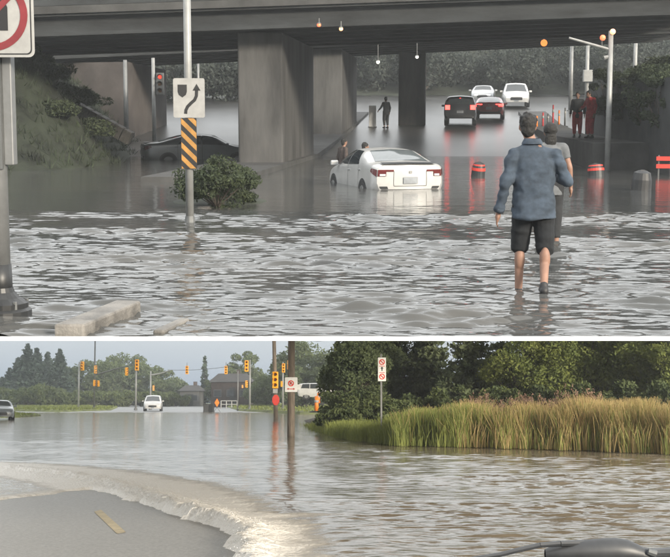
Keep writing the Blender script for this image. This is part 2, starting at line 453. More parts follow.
# grassed embankment on the left
def embankment():
    ds = np.linspace(40, 92, 50); s = np.linspace(0, 1, 26)
    D, S = np.meshgrid(ds, s, indexing='ij')
    x0 = -7.7 - 0.07 * (D - 50) + 0.3 * np.sin(D * 0.7)
    X = x0 - S * 7.2 * (0.26 * D + 2.2) / 15.2
    Z = -0.4 + 4.2 * smooth(0.0, 0.62, S) + 0.10 * wave_field(X, D, 0.8, 3.0, 20, 3, 4) * (S > 0.02)
    Z = Z * smooth(39.5, 47, D) - 0.4 * (1 - smooth(39.5, 47, D))
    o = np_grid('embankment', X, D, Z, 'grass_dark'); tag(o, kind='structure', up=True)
    global BANK; BANK = (X, D, Z)
    n = 30000; g = rng
    i = g.integers(0, len(ds), n); j = g.integers(1, len(s), n)
    P = np.stack([X[i, j] + g.normal(0, .12, n), D[i, j] + g.normal(0, .4, n), Z[i, j] - 0.03], -1)
    P = P[(P[:, 2] > 0.0)]; n = len(P)
    h = g.uniform(.10, .32, n); a = g.uniform(0, 6.28, n); wv = g.uniform(.010, .028, n)
    side = np.stack([np.cos(a), np.sin(a), np.zeros(n)], -1) * wv[:, None]
    tip = np.stack([g.normal(0, .12, n), g.normal(0, .12, n), h], -1)
    V = np.stack([P - side, P + side, P + tip + side * .2, P + tip - side * .2], 1)
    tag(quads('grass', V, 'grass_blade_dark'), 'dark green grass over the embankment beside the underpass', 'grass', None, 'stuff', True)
embankment()

def far_bank():
    ds = np.linspace(114, 139.5, 14); ts = np.linspace(-1, 1, 40)
    D, T = np.meshgrid(ds, ts, indexing='ij'); X = T * (0.26 * D + 1.55)
    Z = np.interp(D, UP_D, UP_Z) + 0.03 + 6.5 * smooth(117, 136, D) + 0.25 * wave_field(X, D, 2, 9, 20, 3, 91)
    tag(np_grid('bank', X, D, Z, 'grass_dark'), kind='structure', up=True)
far_bank()
# ------------------------------------------------------------------ overpasses
def overpass(name, label, d0, d1, z_at, xl, xr, piers, ngirder):
    t = thing(name, label, 'overpass', (0, d0, 0), 0, None, True)
    def beam(nm, m, ya, yb, za, zb):
        k = MB(); n = 16; ring = []
        for i in range(n + 1):
            x = xl + (xr - xl) * i / n; z = z_at(x)
            ring.append([(x, ya, z + za), (x, yb, z + za), (x, yb, z + zb), (x, ya, z + zb), (x, ya, z + za)])
        k.grid(ring)
        for r, flip in ((ring[0], 0), (ring[-1], 1)):
            k.add(r[:4], [(0, 1, 2, 3) if flip else (3, 2, 1, 0)])
        return k.build(nm, m, t)
    wd = d1 - d0
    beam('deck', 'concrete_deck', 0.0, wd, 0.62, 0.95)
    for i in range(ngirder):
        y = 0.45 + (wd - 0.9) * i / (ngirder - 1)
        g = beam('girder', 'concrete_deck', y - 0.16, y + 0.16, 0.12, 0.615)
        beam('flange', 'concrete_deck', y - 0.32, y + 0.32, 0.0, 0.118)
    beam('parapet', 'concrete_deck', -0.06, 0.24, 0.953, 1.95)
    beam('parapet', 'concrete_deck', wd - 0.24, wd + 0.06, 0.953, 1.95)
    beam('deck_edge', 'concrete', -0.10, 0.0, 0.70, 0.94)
    for (pts, zb) in piers:
        k = MB(); c = Vector((sum(p[0] for p in pts) / 4, sum(p[1] for p in pts) / 4, 0))
        zt = min(z_at(p[0]) for p in pts) - 0.003
        lo = [Vector((p[0], p[1] - d0, zb)) for p in pts]
        k.prism(lo, (0, 0, 1), zt - zb)
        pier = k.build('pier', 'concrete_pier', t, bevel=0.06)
    return t
def quad_pier(xl, xr, d0, d1):                 # pier aligned with the road
    s = YAW * (d1 - d0)
    return [(xl, d0), (xr, d0), (xr + s, d1), (xl + s, d1)]
p1 = quad_pier(-3.28, -1.76, 44.3, 54.3)
p2 = quad_pier(-1.75, 0.36, 67.6, 78.4)
p3 = quad_pier(3.72, 5.3, 77.0, 78.6)
overpass('overpass', 'dark concrete road overpass crossing low above the stranded white sedan', 43, 55.4, lambda x: 4.62 + 0.034 * x, -13.6, 13.9, [(p1, -0.6)], 6)
overpass('overpass', 'second concrete overpass standing behind the front one, over the far queue of cars', 66.5, 79.6, lambda x: 5.2 + 0.046 * x, -19.4, 19.6,
         [(p2, 0.2), (p3, 0.9)], 6)

# abutment walls
k = MB(); a, b = U(30, 112, 68), U(128, 112, 66)
pts = [(a.x, 68.0), (b.x, 66.2), (b.x + .4, 78), (a.x, 78)]
k.prism([(x, y, 0.2) for x, y in pts], (0, 0, 1), 4.2)
tag(k.build('abutment_wall', 'abutment'), 'pinkish concrete abutment wall above the grassy embankment', 'wall', None, None, True)
k = MB()
k.prism([(wall_r(38), 38, -0.6), (wall_r(62), 62, -0.6), (wall_r(62) + 4.5, 62, -0.6), (wall_r(38) + 2.6, 38, -0.6)], (0, 0, 1), 3.45)
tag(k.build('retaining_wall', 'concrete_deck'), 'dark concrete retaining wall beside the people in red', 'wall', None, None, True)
# paved strip down the embankment
k = MB(); a, b = U(60, 97, 53), U(132, 137, 50)
dirv = (b - a).normalized(); sidev = Vector((0, 1, 0)); up_ = dirv.cross(sidev).normalized()
up_ = up_ if up_.z > 0 else -up_
n = 9
t = thing('concrete_steps', 'weathered concrete strip running down the grassy embankment', 'steps', a, 0, None, True)
for i in range(n):
    q = (b - a) * ((i + 0.5) / n)
    k = MB(); k.box(q + up_ * -0.08, ((b - a).length / n * 0.9, 1.0, 0.5), Matrix((dirv, sidev, up_)).transposed().to_3x3())
    k.build('step', 'concrete_kerb', t, bevel=0.03)

# kerbs in the near water
def kerb(name, label, pa, pb, width, h, z0=-0.11):
    pa, pb = Vector(pa), Vector(pb); d = pb - pa; d.z = 0; n = Vector((-d.y, d.x, 0)).normalized()
    pts = [pa, pb, pb + n * width, pa + n * width]
    k = MB(); k.prism([(p.x, p.y, z0) for p in pts], (0, 0, 1), h - z0)
    o = k.build(name, 'concrete_kerb', None, bevel=0.02)
    return tag(o, label, 'kerb', None, None, True)
HK = 0.10
pa, pb = Ug(60, 334, HK), Ug(141, 300.5, HK)
fa = (10.22 - pa.y) / (pb.y - pa.y); pa = pa + (pb - pa) * fa
n_ = Vector((-(pb - pa).y, (pb - pa).x, 0)).normalized() * 0.24
q_ = pb + n_; r_ = q_ + (pa - pb) * ((q_.y - 10.22) / (pb.y - pa.y))
k = MB(); k.prism([(p.x, p.y, -0.105 if p.y > 10.5 else -0.02) for p in (pa, pb, q_, r_)], (0, 0, 1), HK + 0.02)
m_ = k.build('traffic_island_kerb', 'concrete_kerb', None, bevel=0.02)
for v in m_.data.vertices:
    if v.index >= 4: v.co.z = HK
tag(m_, 'wet concrete kerb of the traffic island beside the black pole base', 'kerb', None, None, True)
pa, pb = Ug(164, 330, .03), Ug(190, 318, .03)
kerb('sunken_kerb', 'short kerb edge barely showing above the water beyond the island kerb', pa, pb, 0.10, 0.03, -0.02)

# ================================================================== LOWER ROAD: the setting
k = MB(); k.add([(-190, -40, -0.14), (190, -40, -0.14), (190, 330, -0.14), (-190, 330, -0.14)], [(0, 1, 2, 3)])
tag(k.build('ground', 'soil'), kind='structure')
def flat(name, m, pts, z):
    k = MB(); k.add([(p[0], p[1], z) for p in pts], [tuple(range(len(pts)))]); o = k.build(name, m)
    return tag(o, kind='structure')
flat('road', 'asphalt_wet', [(-14, -30), (8, -30), (12, 60), (14, 126), (-70, 126), (-40, 60)], -0.05)
flat('road', 'road_pale', [(-95, 126.01), (16, 126.01), (30, 160), (60, 280), (-140, 280)], 0.0)
flat('field', 'grass_ground', [(-189, 280.1), (189, 280.1), (189, 329), (-189, 329)], -0.06)

# the bow wave leaves a patch of wet road bare
DRY = [Lg(x, y, -0.05) for x, y in ((-120, 528), (-40, 507), (0, 500), (40, 495.5), (66, 491.5), (90, 490), (110, 493.5), (130, 500), (182, 517), (237, 533), (233, 558), (231, 640), (-120, 640))]
CREST = [Lg(x, y, 0) for x, y in ((-160, 476), (-40, 467), (0, 469), (50, 474), (92, 482), (130, 492), (182, 511), (238, 529), (240, 558), (236, 640), (-160, 640))]
def poly_sdf(X, Y, P):
    d = np.full(X.shape, 1e9); s = np.zeros(X.shape, bool); n = len(P)
    for i in range(n):
        ax, ay, bx, by = P[i].x, P[i].y, P[(i + 1) % n].x, P[(i + 1) % n].y
        ex, ey = bx - ax, by - ay; wx, wy = X - ax, Y - ay
        t = np.clip((wx * ex + wy * ey) / (ex * ex + ey * ey), 0, 1)
        d = np.minimum(d, np.hypot(wx - ex * t, wy - ey * t))
        c = ((ay > Y) != (by > Y)) & (X < (bx - ax) * (Y - ay) / (by - ay + 1e-12) + ax); s ^= c
    return np.where(s, -d, d)

def lower_water():
    ds = [7.0]
    while ds[-1] < 129: ds.append(ds[-1] * (1.0030 if ds[-1] < 45 else 1.009))
    ds = np.array(ds); ts = np.linspace(-1, 1, 440)
    D, T = np.meshgrid(ds, ts, indexing='ij')
    X = T * (0.30 * D + 6)
    s = poly_sdf(X, D, DRY)
    jit = 0.07 * wave_field(X, D, 0.5, 1.8, 30, 3, 61) + 0.035 * wave_field(X, D, 0.15, .4, 30, 3, 62)
    s2 = s + jit; sc = poly_sdf(X, D, CREST) + 1.5 * jit
    px = 335 + F * X / D
    right = smooth(-1.0, 3.0, X - 0.02 * D)
    patch = 0.5 + 0.5 * np.tanh(1.8 * wave_field(X * 0.6, D, 2, 9, 24, 0.6, 41))
    rip = wave_field(X * 0.65, D, 0.18, 0.8, 90, 0.7, 42)
    fin = wave_field(X * 0.7, D, 0.09, 0.25, 40, 0.7, 43) * np.clip(1.6 - D / 24, 0, 1)
    A = (0.50 + 0.55 * right) * (0.45 + 0.75 * patch) * np.clip(1.25 - D / 130, 0.15, 1)
    Z = A * (0.021 * rip + 0.007 * fin)
    wd_ = np.clip(D / 17.0, .55, 1.3)
    ridge_h = (0.075 + 0.035 * smooth(-3.2, -1.4, X)) * np.clip(wd_, .7, 1.1)
    rough = 0.012 * wave_field(X, D, 0.15, 0.6, 50, 3, 63) + 0.012 * wave_field(X, D, .05, .16, 60, 3, 64)
    prof = np.exp(-((sc - 0.05) / (0.34 * wd_)) ** 2)
    front = X > -8.5
    Z += np.where(front, ridge_h * prof + rough * prof, 0)
    Z += 0.035 * np.exp(-((sc - 1.4) / 0.5) ** 2) + 0.02 * np.exp(-((sc - 2.6) / 0.6) ** 2)
    inside = smooth(0.10, -0.12, s2)
    Z = Z * (1 - inside) - 0.12 * inside
    foam = np.clip(1.25 * np.exp(-((sc - 0.10) / (0.85 * wd_)) ** 2), 0, 1.0) + 0.34 * np.exp(-((sc - 1.2 * wd_) / (0.9 * wd_)) ** 2)
    foam = np.maximum(foam, np.where((sc < 0) & (s2 > -0.1), 0.44 + 0.25 * np.exp(-(s2 / .3) ** 2), 0))
    Z = np.where((sc < 0) & (s2 > 0), Z * .6 - 0.02, Z)
    foam *= (1 - 0.35 * smooth(-1.4, -0.6, X))
    # thin foamy swash pushed over the road on the left
    P = Lg(30, 487, 0); swash = np.exp(-(((X - P.x) / 1.9) ** 2 + ((D - P.y) / 2.0) ** 2))
    Zs = 0.0
    foam = np.maximum(foam, 0.42 * swash)
    # trail of foam drifting off to the right
    P2 = Lg(300, 517, 0); foam += 0.25 * np.exp(-(((X - P2.x) / 0.9) ** 2 + ((D - P2.y) / 0.25) ** 2))
    o = np_grid('water', X, D, Z, 'water_lower', {'foam': foam}); tag(o, kind='structure')
    # droplets thrown from the crest
    g = rng; n = 1500; k = MB()
    idx = np.argwhere((prof > 0.55) & front & (D > 9) & (D < 30) & (np.abs(px - 335) < 345))
    pick = idx[g.integers(0, len(idx), n)]
    V = []
    for a, b in pick:
        c = np.array([X[a, b], D[a, b], Z[a, b]]) + np.array([g.normal(0, .05), g.normal(0, .08), abs(g.normal(0, .03))])
        r = g.uniform(.002, .006)
        for q in ((1, 0, 0), (0, 1, 0)):
            e = np.array(q) * r; u = np.array([0, 0, r])
            V.append([c - e, c - u, c + e, c + u])
    quads_o = quads('spray', np.array(V), 'white_board'); tag(quads_o, 'white spray droplets thrown up along the bow wave', 'spray', None, 'stuff')
lower_water()

# lane dash on the wet road
pts = [Lg(x, y, -0.046) for x, y in ((94, 511.5), (101, 509.5), (126, 532), (117, 533.5))]
k = MB(); k.add(pts, [(3, 2, 1, 0)]); tag(k.build('lane_marking', 'paint_line'), kind='structure')

def mound(name, m, pix, z, blades=0, bh=0.15, bm='grass_blade', label=None):
    P = [Lg(x, y, z) for x, y in pix]; c = sum(P, Vector()) / len(P)
    k = MB(); inner = [c + (p - c) * 0.97 for p in P]; n = len(P)
    k.add([Vector((p.x, p.y, -0.15)) for p in P] + inner, [tuple(range(n, 2 * n))] + [(i, (i + 1) % n, n + (i + 1) % n, n + i) for i in range(n)])
    bm_ = bmesh.new(); me = k.mesh(name, m); bm_.from_mesh(me); bmesh.ops.recalc_face_normals(bm_, faces=bm_.faces); bm_.to_mesh(me); bm_.free()
    o = bpy.data.objects.new(name, me); col.objects.link(o); tag(o, kind='structure')
    if blades:
        xs = [p.x for p in inner]; ys = [p.y for p in inner]; out = []
        A = np.stack([rng.uniform(min(xs), max(xs), blades * 6), rng.uniform(min(ys), max(ys), blades * 6)], -1)
        A = A[poly_sdf(A[:, 0], A[:, 1], inner) < -0.05][:blades]; n = len(A)
        B = np.concatenate([A, np.full((n, 1), z - .01)], 1); a = rng.normal(0, .6, n); wv = rng.uniform(.03, .08, n) * bh / .15
        sd_ = np.stack([np.cos(a), np.sin(a), 0 * a], -1) * wv[:, None]
        tip = np.stack([rng.normal(0, .3 * bh, n), rng.normal(0, .3 * bh, n), rng.uniform(.5, 1.2, n) * bh], -1)
        q = quads('grass', np.stack([B - sd_, B + sd_, B + tip + sd_ * .15, B + tip - sd_ * .15], 1), bm)
        tag(q, label, 'grass', None, 'stuff')
    return o
mound('verge', 'grass_ground', [(-40, 405.2), (60, 404.6), (119, 406.5), (112, 409), (60, 410.5), (-40, 409)], 0.16, 3500, 0.22, label='mown yellow-green grass on the island under the tall signal pole')
mound('verge', 'grass_ground', [(-40, 411.8), (10, 412), (42, 414.6), (20, 416), (-40, 416)], 0.10, 900, 0.15, label='small tongue of grass beside the grey car')
mound('verge', 'grass_ground', [(226, 405.5), (300, 402.6), (360, 402.5), (360, 411), (300, 412), (238, 409)], 0.22, 3500, 0.25, label='mown grass verge behind the red octagonal sign')
bank = [(306, 426), (318, 431), (340, 437), (365, 441.5), (400, 444.5), (480, 446), (560, 448), (670, 452), (760, 456), (1100, 440), (900, 412), (420, 408), (330, 413), (300, 420)]
mound('bank', 'soil', bank, 0.03)
# ================================================================== cars
def catmull(ts, vs, t):
    n = len(ts); t = min(max(t, ts[0]), ts[-1]); i = 0
    while i < n - 2 and t > ts[i + 1]: i += 1
    def tan(j):
        if j == 0: return (vs[1] - vs[0]) / (ts[1] - ts[0])
        if j == n - 1: return (vs[-1] - vs[-2]) / (ts[-1] - ts[-2])
        a, b = (vs[j] - vs[j - 1]) / (ts[j] - ts[j - 1]), (vs[j + 1] - vs[j]) / (ts[j + 1] - ts[j])
        return 0.0 if a * b <= 0 else 2 * a * b / (a + b)
    h = ts[i + 1] - ts[i]; s = (t - ts[i]) / h
    return ((1 + 2 * s) * (1 - s) ** 2 * vs[i] + s * (1 - s) ** 2 * h * tan(i) + s * s * (3 - 2 * s) * vs[i + 1] + s * s * (s - 1) * h * tan(i + 1))
VK = [0, .2, .45, .8, 1.0]
# stations: y, (w,z) at sill, mid, belt, roof edge, then centre z
SEDAN = [(-2.30, .70, .42, .80, .62, .78, .95, .62, 1.03, 1.045), (-2.12, .80, .30, .89, .60, .85, .99, .66, 1.07, 1.085),
         (-1.75, .84, .24, .90, .58, .87, .99, .66, 1.10, 1.125), (-1.25, .85, .22, .90, .56, .88, .975, .62, 1.22, 1.265),
         (-.65, .86, .21, .90, .55, .885, .955, .58, 1.345, 1.39), (0, .86, .21, .90, .54, .885, .94, .57, 1.365, 1.412),
         (.5, .86, .21, .90, .54, .88, .93, .58, 1.30, 1.36), (1.0, .86, .21, .90, .54, .87, .92, .65, 1.06, 1.11),
         (1.3, .85, .22, .90, .54, .86, .90, .68, .955, .99), (1.85, .82, .24, .88, .54, .83, .80, .64, .86, .89),
         (2.2, .74, .28, .80, .52, .74, .69, .54, .74, .765), (2.32, .62, .32, .68, .5, .62, .62, .46, .66, .675)]
SUV = [(-2.25, .74, .45, .86, .7, .86, 1.05, .66, 1.50, 1.56), (-2.1, .84, .34, .92, .7, .90, 1.08, .68, 1.60, 1.66),
       (-1.6, .88, .28, .94, .66, .92, 1.08, .68, 1.64, 1.70), (-.6, .89, .26, .94, .64, .92, 1.06, .67, 1.67, 1.73),
       (.3, .89, .26, .94, .64, .92, 1.05, .66, 1.64, 1.71), (.65, .89, .26, .94, .64, .92, 1.05, .67, 1.50, 1.57),
       (1.15, .89, .26, .94, .64, .91, 1.04, .74, 1.14, 1.19), (1.4, .88, .27, .93, .64, .90, 1.02, .74, 1.06, 1.09),
       (1.95, .85, .3, .90, .62, .86, .93, .68, .99, 1.01), (2.2, .76, .34, .82, .6, .78, .82, .6, .87, .89),
       (2.3, .66, .38, .72, .58, .68, .74, .52, .78, .79)]
VAN = [(-2.45, .76, .42, .88, .7, .88, 1.02, .68, 1.55, 1.62), (-2.3, .86, .32, .95, .7, .93, 1.05, .70, 1.66, 1.72),
       (-1.5, .90, .26, .97, .66, .95, 1.04, .70, 1.70, 1.76), (-.2, .90, .25, .97, .64, .95, 1.03, .69, 1.71, 1.77),
       (.55, .90, .25, .97, .64, .95, 1.02, .68, 1.64, 1.71), (1.0, .90, .25, .97, .64, .94, 1.02, .70, 1.40, 1.47),
       (1.55, .90, .26, .96, .64, .93, 1.0, .76, 1.10, 1.15), (1.8, .89, .27, .95, .63, .91, .96, .74, 1.01, 1.04),
       (2.2, .82, .3, .90, .6, .84, .84, .66, .89, .91), (2.42, .70, .34, .78, .56, .72, .70, .54, .74, .755)]

def make_car(name, label, st, paint, loc, rz, group=None, up=False, tail='tail_red', head='head_glass', glass='car_glass', rear='rear_glass', mirrors=True):
    t = thing(name, label, 'car', loc, rz, group, up)
    ys = [s[0] for s in st]
    colsv = list(zip(*st))
    cache = {}
    def sect(y):
        key = round(y, 4)
        if key not in cache: cache[key] = [catmull(ys, c, y) for c in colsv[1:]]
        return cache[key]
    def S(y, v, side=1):
        q = sect(y); w_ = [q[0], q[2], q[4], q[6], 0]; z_ = [q[1], q[3], q[5], q[7], q[8]]
        return Vector((side * max(0, catmull(VK, w_, v)), y, catmull(VK, z_, v)))
    def nrm(y, v, side):
        e = 0.01; y = min(max(y, ys[0] + e), ys[-1] - e); v0, v1 = max(0, v - e), min(1, v + e)
        n = (S(y + e, v, side) - S(y - e, v, side)).cross(S(y, v1, side) - S(y, v0, side)) * side
        n = n.normalized() if n.length > 1e-9 else Vector((0, 0, 1))
        return n if n.z + 0.0 * side > -0.5 else -n
    NY, NV = 44, 18
    Y = [ys[0] + (ys[-1] - ys[0]) * i / NY for i in range(NY + 1)]
    k = MB()
    vv = [j / NV for j in range(NV + 1)]
    ring = [[S(y, v, -1) for v in vv] + [S(y, v, 1) for v in reversed(vv[:-1])] for y in Y]
    k.grid(ring)
    def cap(y, v, tt, sgn):
        p = S(y, v, 1); bulge = 0.10 * (1 - tt * tt) * (1 - 0.5 * abs(v - 0.3))
        return Vector((tt * p.x, y + sgn * bulge, p.z))
    for y, sgn in ((ys[0], -1), (ys[-1], 1)):
        P = [[cap(y, v, tt, sgn) for tt in np.linspace(-1, 1, 13)] for v in [0, .1, .2, .32, .45, .6, .8, .9, .999]]
        k.grid(P)
    body = k.build('body', paint, t, smooth=True)
    bm = bmesh.new(); bm.from_mesh(body.data); bmesh.ops.remove_doubles(bm, verts=bm.verts, dist=0.002)
    bmesh.ops.recalc_face_normals(bm, faces=bm.faces); bm.to_mesh(body.data); bm.free()
    body.data.polygons.foreach_set('use_smooth', [True] * len(body.data.polygons))
    def patch(nm, m, quad, sides=(1, -1), off=0.006, nu=8, nv=6, parent=t):
        # quad: corners (y,v) in order a(low rear) b(low front) c(top front) d(top rear)
        for sd_ in sides:
            P = []
            for i in range(nu + 1):
                row = []
                for j in range(nv + 1):
                    a, b = i / nu, j / nv
                    lo = [quad[0][q] * (1 - a) + quad[1][q] * a for q in (0, 1)]
                    hi = [quad[3][q] * (1 - a) + quad[2][q] * a for q in (0, 1)]
                    y, v = lo[0] * (1 - b) + hi[0] * b, lo[1] * (1 - b) + hi[1] * b
                    row.append(S(y, v, sd_) + nrm(y, v, sd_) * off)
                P.append(row)
            k = MB(); k.grid(P); k.build(nm, m, parent, smooth=True)
    def centre(nm, m, y0, y1, v0a, v0b, off=0.007, parent=t):
        P = []
        for i in range(9):
            y = y0 + (y1 - y0) * i / 8; v0 = v0a + (v0b - v0a) * i / 8
            row = [S(y, v0 + (1 - v0) * j / 6, -1) + nrm(y, v0 + (1 - v0) * j / 6, -1) * off for j in range(7)]
            row += [S(y, v0 + (1 - v0) * j / 6, 1) + nrm(y, v0 + (1 - v0) * j / 6, 1) * off for j in range(5, -1, -1)]
            P.append(row)
        k = MB(); k.grid(P); return k.build(nm, m, parent, smooth=True)
    def capp(nm, m, rear, v0, v1, t0, t1, off=0.012, parent=t):
        y, sgn = (ys[0], -1) if rear else (ys[-1], 1)
        P = [[cap(y, v, tt, sgn) + Vector((0, sgn * off, 0)) for tt in np.linspace(t0, t1, 7)] for v in np.linspace(v0, v1, 5)]
        k = MB(); k.grid(P); return k.build(nm, m, parent, smooth=True)
    if st is SEDAN:
        centre('rear_window', rear, -1.72, -.78, .80, .83)
        centre('windscreen', glass, .42, 1.12, .83, .80)
        patch('side_window', glass, [(-.98, .50), (-.05, .49), (-.05, .765), (-.62, .765)])
        patch('side_window', glass, [(.0, .49), (.98, .49), (.42, .765), (.0, .765)])
        for sg in (-1, 1):
            tl = capp('tail_light', tail, True, .31, .43, sg * .99, sg * .74, .016)
            capp('light_bar', tail, True, .385, .43, sg * .74, sg * .52, .016, tl)
            capp('reverse_light', 'head_glass', True, .315, .345, sg * .93, sg * .76, .022, tl)
            capp('boot_gap', 'joint', True, .14, .40, sg * .515, sg * .505, .010)
            capp('bumper_vent', 'trim_black', True, .07, .13, sg * .96, sg * .72, .014)
        capp('boot_gap', 'joint', True, .135, .145, -.51, .51, .010)
        capp('badge', 'steel', True, .355, .40, -.045, .045, .02)
        patch('tail_light', tail, [(-2.29, .30), (-2.02, .36), (-2.05, .41), (-2.29, .42)], off=.008, nu=5, nv=3)
        capp('number_plate', 'plate_white', True, .19, .30, -.22, .22, .03)
        capp('bumper', 'trim_black', True, .0, .06, -.95, .95, .012)
        k = MB(); k.grid([[Vector((x, -2.28 - .05 * (1 - (x / .66) ** 2), 1.075 + .02 * (1 - abs(x) / .66))) for x in np.linspace(-.66, .66, 9)],
                          [Vector((x, -2.08 - .02 * (1 - (x / .66) ** 2), 1.105 + .012 * (1 - abs(x) / .66))) for x in np.linspace(-.66, .66, 9)]])
        k.build('boot_lip', 'trim_black', t)
        for yy in (-.03, -1.0):
            patch('door_gap', 'trim_black', [(yy, .08), (yy + .012, .08), (yy + .012, .48), (yy, .48)], off=.004, nu=1, nv=6)
        for yy in (.12, -.80):
            for sg in (-1, 1):
                p = S(yy - .25, .40, sg); k = MB(); k.box(p + Vector((sg * .012, 0, 0)), (.03, .17, .028)); k.build('door_handle', paint, t, bevel=.008)
        capp('grille', 'trim_black', False, .1, .4, -.6, .6)
    else:
        yr = ys[0]
        capp('rear_window', rear, True, .56, .9, -.82, .82)
        centre('windscreen', glass, *( (.60, 1.18, .83, .80) if st is SUV else (.70, 1.55, .83, .80) ))
        patch('side_window', glass, [(yr + .35, .50), (yr + 1.25, .49), (yr + 1.25, .76), (yr + .5, .76)])
        patch('side_window', glass, [(yr + 1.32, .49), (-.10, .49), (-.10, .76), (yr + 1.32, .76)])
        patch('side_window', glass, [(-.03, .49), (ys[-1] - 1.25, .49), (ys[-1] - 1.95, .76), (-.03, .76)])
        for sg in (-1, 1):
            capp('tail_light', tail, True, .34, .52, sg * .99, sg * .68, .016)
        capp('number_plate', 'plate_white', True, .2, .30, -.22, .22, .03)
        capp('bumper', 'trim_black', True, .0, .13, -.95, .95, .014)
        capp('grille', 'trim_black', False, .12, .40, -.55, .55)
        capp('number_plate', 'plate_white', False, .04, .12, -.22, .22, .03)
        if tail == 'tail_red_lit':
            capp('brake_light', tail, True, .93, .97, -.25, .25, .02)
    for sg in (-1, 1):
        capp('headlight', head, False, .38, .62 if st is SEDAN else .56, sg * .96, sg * .58, .016)
    if mirrors:
        for sg in (-1, 1):
            ym = ys[-1] - (1.35 if st is SEDAN else 1.45); p = S(ym, .50, sg)
            k = MB(); k.box(p + Vector((sg * .13, 0, .04)), (.20, .10, .13)); k.build('mirror', paint, t, bevel=.03)
    for yy in (ys[0] + .92, ys[-1] - .92):
        for sg in (-1, 1):
            xw = sg * .80 if st is not VAN else sg * .86
            k = MB(); k.cyl((xw - sg * .12, yy, .335), (xw + sg * .105, yy, .335), .37, .37, 20); k.build('wheel_arch', 'trim_black', t)
            k = MB(); k.cyl((xw - sg * .10, yy, .325), (xw + sg * .115, yy, .325), .325, .31, 22); wh = k.build('wheel', 'rubber', t)
            k = MB(); k.cyl((xw + sg * .10, yy, .325), (xw + sg * .123, yy, .325), .215, .20, 18); k.build('rim', 'steel', wh)
    return t

# the stranded sedan
p = Ug(407, 189.5)
civic_rz = R(14.5)
cy = p.y + 2.3
make_car('sedan', 'white sedan stranded bumper-deep in the flood under the overpass', SEDAN, 'paint_white', (p.x - 0.52, cy, -0.47), civic_rz, up=True)
# queue beyond the underpass
q = U(464, 128, 75); make_car('sport_utility', 'dark sport utility with lit tail lights at the head of the far queue', SUV, 'paint_dark', (q.x, 77.2, up_ground(77.2) + .01), R(-6), 'cars queueing beyond the underpass', True, tail='tail_red_lit')
q = U(494, 121, 80); make_car('sedan', 'red-brown sedan with lit tail lights beside the dark sport utility', SEDAN, 'paint_red', (q.x, 82.3, up_ground(82.3) + .01), R(-8), 'cars queueing beyond the underpass', True, tail='tail_red_lit')
q = U(486, 106, 100); make_car('sedan', 'silver sedan facing the flood behind the red-brown one', SEDAN, 'paint_silver', (q.x, 102, up_ground(102) + .01), R(172), 'cars queueing beyond the underpass', True, head='head_lit')
q = U(519, 108, 95); make_car('minivan', 'tall white-roofed van with headlights on at the end of the far queue', VAN, 'paint_white', (q.x, 97, up_ground(97) + .01), R(174), 'cars queueing beyond the underpass', True, head='head_lit')
q = U(198, 160, 52); make_car('sedan', 'dark grey sedan half sunk behind the striped hazard marker', SEDAN, 'paint_grey', (q.x, 53, -0.42), R(-78), None, True)
# lower road
q = Lg(150, 411.2); make_car('minivan', 'white minivan driving through the flooded junction', VAN, 'paint_white', (q.x, q.y + 2.4, -0.06), R(186))
q = Lg(3, 420); make_car('sedan', 'grey sedan ploughing through the water beside the small tongue of grass', SEDAN, 'paint_grey', (q.x - .75, q.y + 1.9, -0.10), R(197))
q = L(320, 400, 138); make_car('sport_utility', 'white sport utility passing behind the verge and the orange marker', SUV, 'paint_white', (q.x, 138, 1.25), R(-97))

# ================================================================== people
JOBS = []
def remeshed(k, name, m, parent, voxel=0.012, sm=6, wrinkle=0.0, wscale=9.0):
    me = k.mesh(name + '_src'); o = bpy.data.objects.new(name + '_src', me); col.objects.link(o)
    r = o.modifiers.new('r', 'REMESH'); r.mode = 'VOXEL'; r.voxel_size = voxel
    if sm: s_ = o.modifiers.new('s', 'SMOOTH'); s_.iterations = sm; s_.factor = 0.5
    JOBS.append((o, me, name, m, parent, wrinkle, wscale))
def finish_people():
    dg = bpy.context.evaluated_depsgraph_get()
    made = []
    for j in JOBS:
        ev = j[0].evaluated_get(dg).data; nv, nl, nf = len(ev.vertices), len(ev.loops), len(ev.polygons)
        co = np.empty(nv * 3, np.float32); ev.vertices.foreach_get('co', co)
        vi = np.empty(nl, np.int32); ev.loops.foreach_get('vertex_index', vi)
        ls = np.empty(nf, np.int32); ev.polygons.foreach_get('loop_start', ls)
        me = bpy.data.meshes.new(j[2]); me.vertices.add(nv); me.vertices.foreach_set('co', co); me.loops.add(nl); me.loops.foreach_set('vertex_index', vi)
        me.polygons.add(nf); me.polygons.foreach_set('loop_start', ls); me.update(); made.append(me)
    for (o, me, name, m, parent, wrinkle, wscale), new in zip(JOBS, made):
        new.name = name
        if wrinkle:
            nr = np.empty(len(new.vertices) * 3, np.float32); new.vertices.foreach_get('normal', nr); nr = nr.reshape(-1, 3)
            co = np.empty(len(new.vertices) * 3, np.float32); new.vertices.foreach_get('co', co); co = co.reshape(-1, 3)
            for i in range(len(co)):
                q = Vector(co[i]) * wscale
                a = mnoise.noise(Vector((q.x, q.y, q.z * 2.2))) + 0.6 * (1 - abs(mnoise.noise(Vector((q.x * 1.7 + 9, q.y * 1.7, q.z * 3.0))))) - .4
                co[i] += nr[i] * (a * wrinkle)
            new.vertices.foreach_set('co', co.ravel()); new.update()
        new.materials.clear(); new.materials.append(MATS[m])
        new.polygons.foreach_set('use_smooth', [True] * len(new.polygons))
        n = bpy.data.objects.new(name, new); col.objects.link(n); n.parent = parent
    bpy.data.batch_remove([j[0] for j in JOBS] + [j[1] for j in JOBS])
